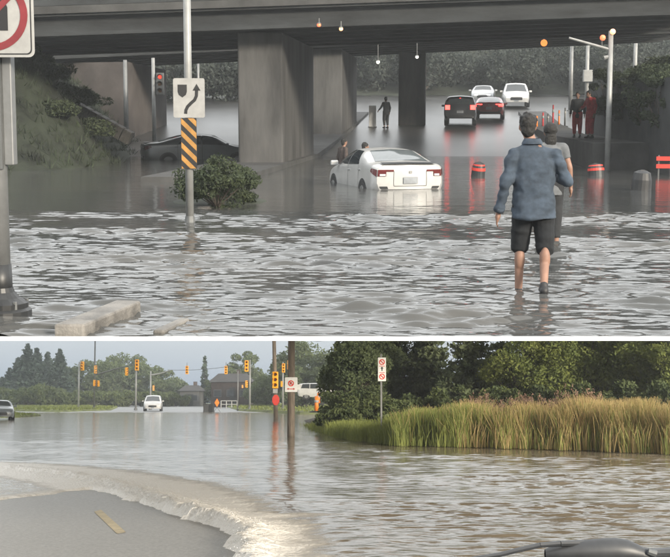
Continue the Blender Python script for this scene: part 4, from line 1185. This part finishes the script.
# ---- behind the underpass (upper road)
spots = [(425, 42, 118, 2.6), (455, 52, 122, 3.2), (490, 40, 128, 3.4), (520, 46, 119, 3.0), (553, 40, 126, 3.4), (590, 44, 121, 3.2), (625, 38, 112, 3.4), (655, 40, 116, 3.4), (400, 48, 125, 3.2), (372, 46, 120, 3.0)]
spots.sort()
for i, (x, yt, d, r) in enumerate(spots):
    a = U(x, yt, d); zb = up_ground(d)
    deciduous('roadside_tree', ORD[i] + ' grey-green tree beyond the far cars, counting from the slim far pier', (a.x, d, zb), max(3, a.z - zb), r, 'foliage_hazy', 300 + i, 34, 200, .19, 'trees behind the underpass', True, .08)
spots = [(60, 62, 96, 3), (105, 60, 100, 3), (148, 66, 108, 2.8), (180, 58, 104, 2.6), (212, 56, 110, 3), (240, 58, 106, 3)]
for i, (x, yt, d, r) in enumerate(spots):
    a = U(x, yt, d); zb = up_ground(d)
    deciduous('roadside_tree', ORD[i] + ' grey-green tree behind the hazard marker, counting from the abutment wall', (a.x, d, zb), max(3, a.z - zb), r, 'foliage_hazy', 330 + i, 32, 190, .19, 'trees seen through the left span', True, .08)
for i, (x, yt, d, r) in enumerate([(628, 80, 60, 1.1), (640, 70, 56, 1.2), (655, 62, 50, 1.2), (668, 55, 46, 1.2)]):
    a = U(x, yt, d); zb = 2.8
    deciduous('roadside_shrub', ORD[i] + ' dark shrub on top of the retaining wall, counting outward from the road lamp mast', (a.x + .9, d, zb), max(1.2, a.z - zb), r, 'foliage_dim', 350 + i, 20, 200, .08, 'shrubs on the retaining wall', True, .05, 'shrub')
bx_, bd_, bz_ = BANK; gb = np.random.default_rng(5); wi = 0
cand = [(a, b) for a in range(5, 20, 2) for b in range(3, 17, 3)]
gb.shuffle(cand)
for a, b in sorted(cand[:16], key=lambda q: -bz_[q[0], q[1]]):
    x_, d_, z_ = float(bx_[a, b]), float(bd_[a, b]) + gb.uniform(-.4, .4), float(bz_[a, b])
    if z_ < .1: continue
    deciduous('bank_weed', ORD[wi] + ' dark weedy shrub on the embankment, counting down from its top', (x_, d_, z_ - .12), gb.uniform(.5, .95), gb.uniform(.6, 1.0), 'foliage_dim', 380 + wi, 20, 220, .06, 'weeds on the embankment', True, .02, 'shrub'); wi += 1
for i, d in enumerate((40.5, 44, 48.5, 54)):
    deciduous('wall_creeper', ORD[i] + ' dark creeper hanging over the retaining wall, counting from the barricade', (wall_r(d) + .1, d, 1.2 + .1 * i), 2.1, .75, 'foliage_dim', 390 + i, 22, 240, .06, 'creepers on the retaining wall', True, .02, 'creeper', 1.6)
# bush and broken slab on the little island
g = Ug(212, 212); t = deciduous('island_bush', 'low green bush at the water edge right of the hazard marker', (g.x - .02, g.y + 1.2, -.05), 1.0, .78, 'foliage_dim', 371, 24, 260, .042, None, True, .05, 'bush')
g = Ug(228, 208); deciduous('island_bush', 'smaller dark bush in front of the big pier by the broken slab', (g.x + .1, g.y + 1.4, -.05), .6, .5, 'foliage_dim', 372, 16, 200, .04, None, True, .05, 'bush')
k = MB(); g = Ug(214, 200); rb = Euler((R(8), R(-28), R(20))).to_matrix()
k.box((0, 0, .0), (.75, .5, .13), rb); k.box((.10, .02, .10), (.45, .36, .12), Euler((R(4), R(-20), R(35))).to_matrix())
o = k.build('broken_slab', 'rock', bevel=.03); o.location = (g.x + .02, g.y + .3, .22); tag(o, 'tilted broken concrete slab lying in the low green bush', 'slab', None, None, True)
k = MB(); g = Ug(214, 206); k.ellipsoid((0, 0, 0), (1.0, 1.4, .09)); o = k.build('mud_bank', 'grass_dark', None, True); o.location = (g.x, g.y + 1.4, -.02); tag(o, kind='structure', up=True)

# ---- far left of the lower road
def LT(x, yt, d): a = L(x, yt, d); return a.x, a.z
tall = [(10, 368, 232, 3.4), (18, 358, 226, 3.6), (28, 344, 224, 4.6), (37, 348, 230, 4.0), (48, 352, 236, 4.0), (60, 349, 228, 4.2), (2, 378, 226, 3.4)]
tall.sort(reverse=True)
for i, (x, yt, d, r) in enumerate(tall):
    X, Z = LT(x, yt, d)
    conifer('spruce_tree', ORD[i] + ' dark spruce of the stand, counting from the short pale signal post', (X, d, 0), Z, r, 'foliage_conifer', 400 + i, 36, 16, 18, .42, 'spruces beside the junction')
rows = [(76, 366, 240, 3.2), (88, 361, 236, 3.4), (101, 362, 244, 3.4), (113, 362, 238, 3.4), (126, 354, 250, 3.4), (138, 358, 246, 3.6), (150, 366, 240, 3.2), (161, 371, 236, 3.0), (172, 378, 244, 2.8), (181, 386, 238, 2.2)]
for i, (x, yt, d, r) in enumerate(rows):
    X, Z = LT(x, yt, d)
    deciduous('broadleaf_tree', ORD[i] + ' dark broadleaf tree behind the mast arm, counting from the spruces', (X, d, 0), Z, r, 'foliage_decid', 430 + i, 26, 150, .30, 'broadleaf trees behind the junction', False, .06)
X, Z = LT(205, 357, 230); conifer('spruce_tree', 'single slim spruce standing beside the low brown house', (X, 230, 0), Z, 1.5, 'foliage_conifer', 460, 24, 8, 7, .4)
for i, (x, yt, d, r) in enumerate([(216, 380, 226, 2.2), (228, 376, 222, 2.4), (236, 372, 224, 2.6), (243, 352, 216, 3.4), (250, 366, 220, 3.2)]):
    X, Z = LT(x, yt, d); deciduous('broadleaf_tree', ORD[i] + ' rounded tree behind the brown house, counting from the slim spruce', (X, d, 0), Z, r, 'foliage_decid', 470 + i, 26, 150, .28, 'trees round the brown house', False, .06)
for i, (x, yt, d, r) in enumerate(sorted([(306, 342, 176, 4.0), (318, 352, 170, 3.4), (294, 352, 180, 3.2), (286, 366, 184, 3.0), (268, 376, 190, 3.0), (300, 372, 168, 3.0), (330, 366, 166, 2.6), (262, 384, 196, 2.4)])):
    X, Z = LT(x, yt, d); deciduous('broadleaf_tree', ORD[i] + ' full dark tree behind the utility poles, counting from the brown house', (X, d, 0), Z, r, 'foliage_decid', 480 + i, 34, 170, .25, 'trees behind the utility poles', False, .06)
hb = [(4, 388, 206, 2.6), (16, 391, 204, 2.4), (28, 386, 200, 2.6), (38, 384, 202, 2.8), (48, 387, 204, 2.6), (59, 389, 206, 2.5), (70, 391, 204, 2.4), (82, 392, 206, 2.4), (93, 391, 204, 2.4), (105, 392, 208, 2.4), (117, 391, 206, 2.4), (129, 391, 208, 2.4), (141, 392, 210, 2.4), (153, 391, 208, 2.4), (165, 392, 210, 2.4), (176, 393, 212, 2.2)]
for i, (x, yt, d, r) in enumerate(hb):
    X, Z = LT(x, yt, d); deciduous('hedge_shrub', ORD[i] + ' rounded shrub of the long hedge, counting from the grey sedan', (X, d, 0), max(1.6, Z), r, 'foliage_bush', 510 + i, 18, 130, .24, 'hedge shrubs behind the junction', False, .02, 'shrub')

# ---- right bank
near = [  # x, ytop, d, r, kind
    (352, 346, 66, 1.7, 'd'), (368, 332, 70, 2.0, 'd'), (398, 322, 72, 2.2, 'd'), (430, 318, 70, 2.6, 's'), (470, 312, 64, 2.9, 's'), (500, 325, 68, 2.4, 's'),
    (528, 318, 62, 2.2, 'b'), (555, 310, 66, 2.4, 'b'), (585, 316, 62, 2.3, 'b'), (615, 308, 66, 2.5, 'b'), (640, 312, 62, 2.4, 'b'), (668, 306, 60, 2.4, 'b'), (690, 312, 58, 2.2, 'b')]
cnt = {'s': 0, 'b': 0, 'd': 0}
for i, (x, yt, d, r, kd) in enumerate(near):
    oi = ORD[cnt[kd]]; cnt[kd] += 1
    X, Z = LT(x, yt, d)
    if kd == 's': conifer('cedar_tree', oi + ' broad layered evergreen behind the green reeds, counting from the no-stopping sign', (X, d, .05), Z, r, 'foliage_spruce', 600 + i, 20, 22, 50, .15, 'evergreens on the bank', False, .04)
    elif kd == 'b': deciduous('young_tree', oi + ' yellow-green leafy tree behind the reeds, counting from the evergreens', (X, d, .05), Z, r, 'foliage_bright', 600 + i, 60, 380, .095, 'bright leafy trees on the bank', False, .03)
    else: deciduous('bank_tree', oi + ' dark leafy tree on the bank, counting from the utility poles', (X, d, .05), Z, r, 'foliage_decid', 600 + i, 60, 380, .105, 'dark leafy trees on the bank', False, .03)
for i, (x, yt, d, r) in enumerate(sorted([(338, 392, 62, 1.0), (350, 398, 57, .9), (362, 392, 60, 1.1), (376, 402, 54, .8), (392, 398, 56, .9), (410, 396, 58, 1.0), (430, 398, 58, 1.0), (345, 410, 53, .7), (330, 412, 56, .6)])):
    X, Z = LT(x, yt, d); deciduous('bank_bush', ORD[i] + ' loose green bush under the bank trees, counting from the utility poles', (X, d, .05), max(.6, Z), r, 'foliage_bush', 640 + i, 18, 130, .09, 'bushes at the end of the bank', False, .02, 'bush')
for i, (x, yt, d, r) in enumerate([(455, 394, 57, 1.0), (500, 396, 56, 1.0), (540, 394, 56, 1.0), (580, 392, 55, 1.1), (620, 390, 54, 1.1), (660, 390, 53, 1.1)]):
    X, Z = LT(x, yt, d); deciduous('bank_bush', ORD[i] + ' green bush rising behind the tall reeds, counting from the no-stopping sign', (X, d, .05), max(.8, Z + .3), r, 'foliage_bush', 660 + i, 20, 150, .10, 'bushes behind the reeds', False, .02, 'bush')

def reeds():
    g = np.random.default_rng(77)
    line = [(306, 426), (318, 431), (340, 437), (365, 441.5), (400, 444.5), (480, 446), (560, 448), (670, 452), (740, 455)]
    lx = np.array([Lg(x, y, .05).x for x, y in line]); ly = np.array([Lg(x, y, .05).y for x, y in line])
    out = {'g': [], 't': [], 'p': []}
    def blades(n, key, hmin, hmax, x0, x1, depth, wid, front=0.0):
        X = g.uniform(x0, x1, n); D = np.interp(X, lx, ly) if False else None
        px = g.uniform(x0, x1, n)
        yb = np.interp(px, [a for a, _ in line], [b for _, b in line])
        base = np.array([[*Lg(a, b, .02)] for a, b in zip(px, yb)]); base[:, 1] += .35 * np.sin(px * .31) + .3 * np.sin(px * .117 + 2) + .25 * np.sin(px * .83)
        back = g.random(n) ** 1.3 * depth + front - .25; base[:, 1] += back; base[:, 0] *= (base[:, 1]) / (base[:, 1] - back)
        base[:, 0] += g.normal(0, .12, n)
        h = g.uniform(hmin, hmax, n) * (.90 + .07 * np.sin(px * .11) + .05 * np.sin(px * .043 + 1) + .06 * np.sin(px * .41)) * np.interp(px, [310, 384, 440, 520, 740], [.45, .68, .9, .96, 1.04])
        lean = (g.normal(0, .17, n) + .05 * np.sin(px * .2)) * h; lean2 = g.normal(0, .16, n) * h
        a = g.uniform(-.9, .9, n); sv = np.stack([np.cos(a), np.sin(a), 0 * a], -1) * (wid * g.uniform(.6, 1.3, n))[:, None]
        p0 = base; p1 = base + np.stack([lean * .3, lean2 * .3, h * .55], -1); p2 = base + np.stack([lean, lean2, h], -1)
        droop = (g.random(n) < .35)[:, None]; p3 = p2 + np.stack([g.normal(0, .16, n), g.normal(0, .12, n), -.14 * h * g.random(n)], -1)
        Q = [np.stack([p0 - sv, p0 + sv, p1 + sv, p1 - sv], 1), np.stack([p1 - sv, p1 + sv, p2 + sv * .45, p2 - sv * .45], 1)]
        q3 = np.stack([p2 - sv * .45, p2 + sv * .45, p3 + sv * .1, p3 - sv * .1], 1)[droop[:, 0]]
        out[key] += Q + [q3]
        return p2
    for a_, b_, n_ in ((384, 420, 5200), (420, 470, 8200), (470, 520, 6500), (520, 570, 4200), (570, 740, 7000)):
        blades(n_, 'g', .75, 1.4, a_, b_, 6, .0075)
    blades(4200, 'g', .55, 1.25, 330, 400, 4, .009); blades(2600, 'g', .3, .75, 312, 400, 4, .010); blades(2200, 'g', .15, .5, 306, 400, 1.2, .009)
    for a_, b_, n_ in ((400, 450, 700), (450, 490, 1700), (490, 530, 4200), (530, 600, 9500), (600, 740, 17500)):
        blades(n_, 't', .75, 1.52, a_, b_, 6, .0075)
    blades(5000, 'g', .1, .45, 384, 740, .9, .009); blades(3500, 't', .1, .45, 460, 740, .9, .009)
    blades(1600, 'g', .15, .9, 384, 740, 1.6, .008, -.9); blades(1500, 't', .15, .9, 460, 740, 1.6, .008, -.9)
    tops = blades(420, 't', 1.3, 1.62, 470, 600, 4, .006, 1.0)
    P = tops[g.integers(0, len(tops), 330)]; n = len(P)
    C = np.repeat(P, 9, 0) + np.stack([g.normal(0, .022, n * 9), g.normal(0, .022, n * 9), g.uniform(-.04, .18, n * 9)], -1)
    out['p'].append(leaf_quads(C, .038, g, -.8))
    for key, m, lab in (('g', 'reed_green', 'tall green reeds standing along the water edge'), ('t', 'reed_tan', 'dry tan reeds crowding the right of the bank'), ('p', 'reed_plume', 'purplish seed plumes on top of the reeds')):
        tag(quads('reeds', np.concatenate(out[key]), m), lab, 'reeds', None, 'stuff')
reeds()

# ================================================================== signals, poles and houses of the lower junction
def base_z(x, y): return 0.0
def signal(label, x, ytop, d, heads=(), arm=None, r=.10, m='pole_white', lit=None, zb=.0, name='signal_pole'):
    """heads: (x, y, scale, n, turn) in photo pixels at the pole's depth."""
    a = L(x, ytop, d); t = thing(name, label, 'traffic signal', (a.x, d, zb), 0)
    k = MB(); k.cyl((0, 0, -.1), (0, 0, a.z - zb), r, r * .7, 10); k.build('pole', m, t, True)
    k = MB(); k.cyl((0, 0, -.1), (0, 0, .22), r * 1.8, r * 1.6, 10); k.build('base', 'steel_dark', t)
    loc = Vector((a.x, d, zb))
    if arm:
        pts = [L(px, py, d) - loc for px, py in arm]; n = len(pts)
        k = MB(); k.tube(pts, [.09 - .05 * i / (n - 1) for i in range(n)], 8); k.build('mast_arm', m, t)
    for (hx, hy, s, n, rz) in heads:
        c = L(hx, hy, d - .25) - loc
        hd = signal_head(t, c, s, 'signal_yellow', lit, rz, n)
        k = MB(); k.box(c + Vector((0, .2, 0)), (.08, .22, .08)); k.build('bracket', 'steel_dark', t)
    return t
D0 = 150
signal('tall slim signal pole with a mast arm over the grass island', 95.3, 330, 152, [(95.5, 369.5, .8, 3, .5), (94.3, 383, .62, 3, 1.1), (98.3, 383.5, .62, 3, -.5)], [(95, 375), (115, 369), (138, 363.5)], .11, 'steel_dark', zb=.15)
signal('short pale signal post beside the spruces', 79.2, 362, 158, [(82.5, 366, .95, 3, -.3)], None, .12, zb=.0)
signal('pale signal post under the mast arm tip with a large head', 136.3, 362, 150, [(137, 365, 1.1, 3, .0), (126.5, 371.5, .8, 3, .9)], None, .12)
signal('pale signal post with a short arm behind the white minivan', 150.8, 371, 156, [(153.5, 388, .55, 3, .4)], [(151, 375), (160, 373.5), (171, 370)], .12)
signal('pale signal post with two heads beside the brown house', 250, 360, 140, [(246.6, 366, 1.05, 3, 0), (246.4, 384, .65, 3, .6)], None, .11, zb=.2)
signal('pale signal post between the wooden utility poles', 283, 362, 132, [(283.5, 368, .8, 3, 0), (289, 365, .8, 3, .2), (281.5, 384, .5, 3, 1.2)], None, .10, zb=.2)
signal('thin steel post behind the orange warning board', 238, 371, 145, [(242.5, 386.5, .42, 2, .3)], None, .07, 'steel')
# signals hung on the span wire
def wire(name, label, a, b, sag, r=.018):
    n = 14; pts = [a + (b - a) * (i / n) - Vector((0, 0, sag * 4 * (i / n) * (1 - i / n))) for i in range(n + 1)]
    k = MB(); k.tube(pts, [r] * (n + 1), 5); o = k.build(name, 'steel_dark'); tag(o, label, 'wire')
pw0, pw1 = L(170.6, 370, 156), L(250, 363, 140)
wire('span_wire', 'thin span wire strung across the junction carrying signals', pw0, pw1, .25, .025)
for i, (x, y, d, lab) in enumerate(((187, 370, 152.7, 'yellow traffic signal hanging on the span wire beyond the white minivan'), (226, 370, 145.2, 'yellow traffic signal hanging on the span wire above the brown house'))):
    c = L(x, y, d); t = thing('hanging_signal', lab, 'traffic signal', c); signal_head(t, (0, 0, 0), .85 if i == 0 else .8)
    k = MB(); k.cyl((0, 0, .4), (0, 0, .85), .03, .03, 6); k.build('hanger', 'steel_dark', t)
# wooden utility poles
g = Lg(273.8, 419); t = thing('utility_pole', 'dark wooden utility pole carrying a yellow signal head and a red octagon', 'pole', (g.x, g.y, -.1)); d = g.y
k = MB(); k.cyl((.15, 0, 0), (-.12, 0, 9.5), .16, .11, 12); k.build('pole', 'wood_pole', t, True)
k = MB(); k.box((0, 0, 9.1), (1.8, .1, .12)); k.build('crossarm', 'wood_pole', t)
c = L(275.3, 380, d - .25) - t.location; signal_head(t, c, 1.0, 'signal_yellow', None, 0, 3)
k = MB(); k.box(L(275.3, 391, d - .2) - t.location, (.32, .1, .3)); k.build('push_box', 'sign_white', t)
t2 = thing('octagon_sign', 'plain red octagonal sign low on the dark wooden utility pole', 'sign', L(275.8, 400, d - .22))
k = MB(); k.prism([(.36 * math.cos(R(22.5 + 45 * i)) * .72, 0, .36 * math.sin(R(22.5 + 45 * i)) * 1.05) for i in range(8)], (0, 1, 0), .01); k.build('plate', 'sign_red_bright', t2)
k = MB(); k.box((0, .05, 0), (.06, .09, .5)); k.build('bracket', 'steel_dark', t2)
g = Lg(291, 437); t = thing('utility_pole', 'weathered wooden utility pole standing in the flood with a small white sign', 'pole', (g.x, g.y, -.1)); d = g.y
k = MB(); k.cyl((0, 0, 0), (.02, 0, 8.2), .145, .115, 14); k.build('pole', 'wood_pole', t, True)
k = MB(); k.box((0, 0, 7.8), (1.6, .1, .12)); k.build('crossarm', 'wood_pole', t)
t2 = thing('parking_sign', 'small white sign with a red symbol on the weathered wooden pole', 'sign', L(291.2, 384.6, d - .17)); pm_ = d / F
k = MB(); plate(k, 12.5 * pm_, 14.5 * pm_, .006, (0, 0, 0), .03); k.build('plate', 'sign_white_shade_lift', t2)
k = MB(); ring(k, (-.01, -.005, .05), .115, .075, .004, 24); ribbon(k, [(-.08, .13), (.07, -.03)], .04, -.006, .003); k.build('ban_symbol', 'sign_red_bright', t2)
k = MB(); ribbon(k, [(-.04, .0), (-.04, .10)], .03, -.004, .003); ribbon(k, [(-.04, .09), (.01, .09), (.02, .065), (.01, .045), (-.04, .045)], .022, -.0045, .003); k.build('letter', 'sign_black', t2)
k = MB(); ribbon(k, [(-.12, -.16), (.1, -.16)], .03, -.004, .003); tri(k, [(-.17, -.16), (-.10, -.12), (-.10, -.20)], -.004, .003); tri(k, [(.15, -.16), (.08, -.12), (.08, -.20)], -.004, .003); k.build('arrow', 'sign_red_bright', t2)
t2 = thing('small_plate', 'tiny pale plate fixed to the side of the weathered wooden pole', 'sign', L(297.6, 387, d - .1))
k = MB(); plate(k, 5.5 * pm_, 5 * pm_, .006, (0, 0, 0), .01); k.build('plate', 'sign_white_shade_lift', t2); k = MB(); k.box((-.09, .03, 0), (.2, .03, .04)); k.build('bracket', 'steel_dark', t2)
# no-stopping sign on the reed bank
g = Lg(381.5, 443.5); d = g.y; pm_ = d / F
t = thing('sign_post', 'thin grey steel post holding the tall no-stopping sign among the reeds', 'post', (g.x, d, -.1))
k = MB(); k.box((0, 0, 1.5), (.055, .035, 3.0)); k.build('post', 'steel', t)
k = MB(); k.cyl((0, 0, 0), (0, 0, .16), .06, .05, 8); k.build('ground_sleeve', 'steel_dark', t)
t = thing('no_stopping_sign', 'tall narrow white sign with red ban symbols and a small arrow', 'sign', L(382, 369.3, d - .05))
wv, hv = 8 * pm_, 23.5 * pm_
k = MB(); plate(k, wv, hv, .005, (0, 0, 0), .02); k.build('plate', 'sign_white_shade_lift', t)
for cz in (.235, -.235):
    k = MB(); ring(k, (0, -.005, cz), .095, .065, .004, 24); ribbon(k, [(-.06, cz + .06), (.06, cz - .06)], .03, -.006, .003); k.build('ban_symbol', 'sign_red_bright', t)
k = MB(); ribbon(k, [(0, -.05), (0, .05)], .035, -.004, .003); tri(k, [(-.05, .03), (.05, .03), (0, .09)], -.004, .003); k.build('arrow', 'sign_black', t)
k = MB(); ribbon(k, [(-.09, .105), (.09, .105)], .018, -.004, .002); ribbon(k, [(-.09, -.105), (.09, -.105)], .018, -.004, .002); k.build('rule_line', 'sign_red_bright', t)

# orange work-zone furniture
def orange_post(label, x, yb, d, h, r=.06):
    a = L(x, yb, d); t = thing('marker_post', label, 'post', (a.x, d, a.z)); k = MB(); k.cyl((0, 0, 0), (0, 0, h), r, r * .8, 10); k.build('post', 'sign_orange', t, True)
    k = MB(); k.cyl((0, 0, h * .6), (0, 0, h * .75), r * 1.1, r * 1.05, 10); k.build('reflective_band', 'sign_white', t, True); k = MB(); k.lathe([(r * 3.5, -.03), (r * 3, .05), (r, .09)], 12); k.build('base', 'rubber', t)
orange_post('slim orange marker post on the verge below the white sport utility', 316.5, 412, 95, 1.15, .16)
orange_post('second orange marker post with pale band near the first', 318.5, 404, 112, .95, .15)
a = L(217, 403, 128); t = thing('warning_board', 'orange diamond work-zone warning board on a folding stand', 'sign', (a.x, 128, 0))
k = MB(); k.prism([(.24 * math.cos(R(90 * i)), 0, .95 + .42 * math.sin(R(90 * i))) for i in range(4)], (0, 1, 0), .012); k.build('board', 'sign_orange', t)
for sx in (-.35, .35):
    k = MB(); k.cyl((0, .03, .5), (sx, .12, 0), .02, .02, 6); k.build('leg', 'steel_dark', t)
for i, (x, lab) in enumerate(((205.8, 'black wheeled bin standing in shallow water, the one nearer the white minivan'), (211.2, 'black wheeled bin standing in shallow water, the one nearer the utility poles'))):
    g = Lg(x, 412); t = thing('wheeled_bin', lab, 'bin', (g.x, g.y, -.05), R(8 - 20 * i), 'bins at the junction')
    k = MB(); k.box((0, 0, .42), (.46, .5, .78), None, 1.12); k.build('body', 'bin_plastic', t, bevel=.03)
    k = MB(); k.box((0, -.02, .85), (.55, .6, .06)); k.build('lid', 'bin_plastic', t, bevel=.02); k = MB(); k.cyl((-.22, .32, .80), (.22, .32, .80), .02, .02, 8); k.build('handle', 'bin_plastic', t)
    for sx in (-.22, .22): k = MB(); k.cyl((sx - .03, .24, .1), (sx + .03, .24, .1), .1, .1, 12); k.build('wheel', 'rubber', t)
# white pipe railing by the junction
a, b = Lg(221, 407, .0), Lg(236, 407, .0); a = L(221, 405, 170); b = L(237, 405, 170)
t = thing('railing', 'low white pipe railing in front of the brown house', 'railing', (a.x, 170, 0)); LN = b.x - a.x
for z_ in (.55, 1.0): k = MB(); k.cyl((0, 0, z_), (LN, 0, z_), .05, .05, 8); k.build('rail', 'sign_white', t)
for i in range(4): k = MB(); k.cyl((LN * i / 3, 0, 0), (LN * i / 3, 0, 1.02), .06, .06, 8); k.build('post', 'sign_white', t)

def house(name, label, x0, x1, d, yroof, yeave, wall_m, nwin):
    a, b = L(x0, 400, d), L(x1, 400, d); wd = b.x - a.x; dep = 8.0
    ze, zr = L(0, yeave, d).z, L(0, yroof, d).z
    t = thing(name, label, 'house', ((a.x + b.x) / 2, d, 0))
    k = MB(); k.box((0, dep / 2, ze / 2 - .1), (wd, dep, ze + .2)); wl = k.build('wall', wall_m, t)
    k = MB(); o_ = .4; hw = wd / 2
    k.add([(-hw - o_, -o_, ze), (hw + o_, -o_, ze), (hw + o_, dep + o_, ze), (-hw - o_, dep + o_, ze), (-hw * .75, dep / 2, zr), (hw * .75, dep / 2, zr)], [(0, 1, 5, 4), (1, 2, 5), (2, 3, 4, 5), (3, 0, 4), (3, 2, 1, 0)])
    rf = k.build('roof', 'roof_dark', t); k = MB(); k.box((hw * .3, dep / 2 + .4, zr), (.6, .6, 1.2)); k.build('chimney', 'brick_wall', rf)
    for i in range(nwin):
        x = -hw + wd * (i + .5) / nwin
        k = MB(); k.box((x, -.02, ze * .55), (1.2, .08, 1.1)); wn = k.build('window', 'steel_dark', t); k = MB(); k.box((x, -.055, ze * .55), (1.0, .04, .9)); k.build('pane', 'car_glass', wn)
    k = MB(); k.box((hw * .1, -.03, ze * .4), (.95, .07, ze * .78)); k.build('door', 'trim_black', t)
    return t
house('bungalow', 'low brown brick house with a dark roof behind the junction', 211, 250, 198, 373, 382, 'brick_wall', 3)
house('bungalow', 'small grey house with a dark roof half hidden left of the brown one', 180, 199, 215, 385, 391, 'siding_pale', 2)

# ================================================================== the car the picture is taken from
def own_car():
    t = thing('own_car', 'dark car bonnet and cowl in front of the windscreen', 'car', (0, 0, -.05))
    P = []
    secs = [(.80, .86, 1.405), (1.0, .86, 1.385), (1.10, .86, 1.352), (1.5, .85, 1.26), (2.0, .82, 1.13), (2.35, .76, .98), (2.5, .70, .80), (2.52, .68, .35)]
    for (y, hw, z) in secs:
        P.append([Vector((hw * q, y, z - .05 * q ** 4 - .015 * q * q)) for q in np.linspace(-1, 1, 17)])
    k = MB(); k.grid(P)
    for s_ in (0, -1):
        k.grid([[p[s_], Vector((p[s_].x * 1.05, p[s_].y, .35))] for p in P])
    k.build('bonnet', 'bonnet', t, True)
    for sx in (-.74, .74):
        k = MB(); k.cyl((sx - .11, 1.75, .34), (sx + .11, 1.75, .34), .34, .34, 22); wl = k.build('wheel', 'rubber', t)
    # wiper
    def W(x, y, d): return L(x, y, d) - Vector((0, 0, -.05))
    w_ = thing('windscreen_wiper', 'black windscreen wiper arm and pivot cover at the foot of the windscreen', 'wiper', L(600, 556, 1.0))
    o = w_.location
    prof = [(545, 556, 549), (552, 557, 545.5), (562, 558, 542.5), (580, 559, 540), (598, 559, 538.3), (615, 559, 537.6), (628, 559, 539.5), (638, 558, 544), (645, 557.5, 548), (650, 557, 551)]
    P = []
    for x, yb, yt in prof:
        lo, hi = L(x, yb + 4, 1.0) - o, L(x, yt, 1.0) - o; r_ = (hi - lo).length / 2; c = (lo + hi) / 2
        P.append([c + Vector((0, -math.sin(a) * r_ * .9, math.cos(a) * r_)) for a in np.linspace(0, 2 * math.pi, 13)])
    k = MB(); k.grid(P); k.build('pivot_cover', 'wiper_black', w_, True)
    k = MB(); pts = [L(x, y, d) - o for x, y, d in ((470, 559, .99), (500, 554.5, .99), (520, 549.5, .99), (540, 545, .99), (560, 543.5, .992), (585, 543, 1.0))]
    k.tube(pts, [.0016, .0018, .0019, .0020, .0022, .0025], 8); k.build('arm', 'wiper_black', w_)
    k = MB(); pts = [L(x, y, d) - o for x, y, d in ((640, 552, 1.0), (652, 553, 1.0), (672, 552.5, 1.01), (700, 553, 1.03), (760, 556, 1.05))]
    k.tube(pts, [.004, .0035, .0042, .0042, .004], 8); k.build('blade', 'wiper_black', w_)
    k = MB(); k.cyl(L(648, 551.5, .995) - o, L(656, 554, .995) - o, .0025, .003, 8); k.build('joint', 'steel_dark', w_)
own_car()
# ------------------------------------------------------------------ haze
k = MB(); k.box((0, 146, 22), (386, 376, 46.4))
hz = k.build('haze', 'edge'); hz.data.materials.clear()
hm = bpy.data.materials.new('haze'); hm.use_nodes = True
hm.node_tree.nodes.remove(hm.node_tree.nodes['Principled BSDF'])
pv = hm.node_tree.nodes.new('ShaderNodeVolumePrincipled')
pv.inputs['Color'].default_value = (0.86, 0.90, 0.92, 1)
pv.inputs['Density'].default_value = 0.0009
pv.inputs['Anisotropy'].default_value = 0.2
hm.node_tree.links.new(pv.outputs[0], hm.node_tree.nodes['Material Output'].inputs['Volume'])
hz.data.materials.append(hm)
tag(hz, 'thin grey rain haze over both flooded roads', 'haze', None, 'stuff')
# ------------------------------------------------------------------ set the upper road on its ramp
for o in UPPER:
    o.matrix_world = M_UP @ Matrix.LocRotScale(o.location, o.rotation_euler, o.scale)
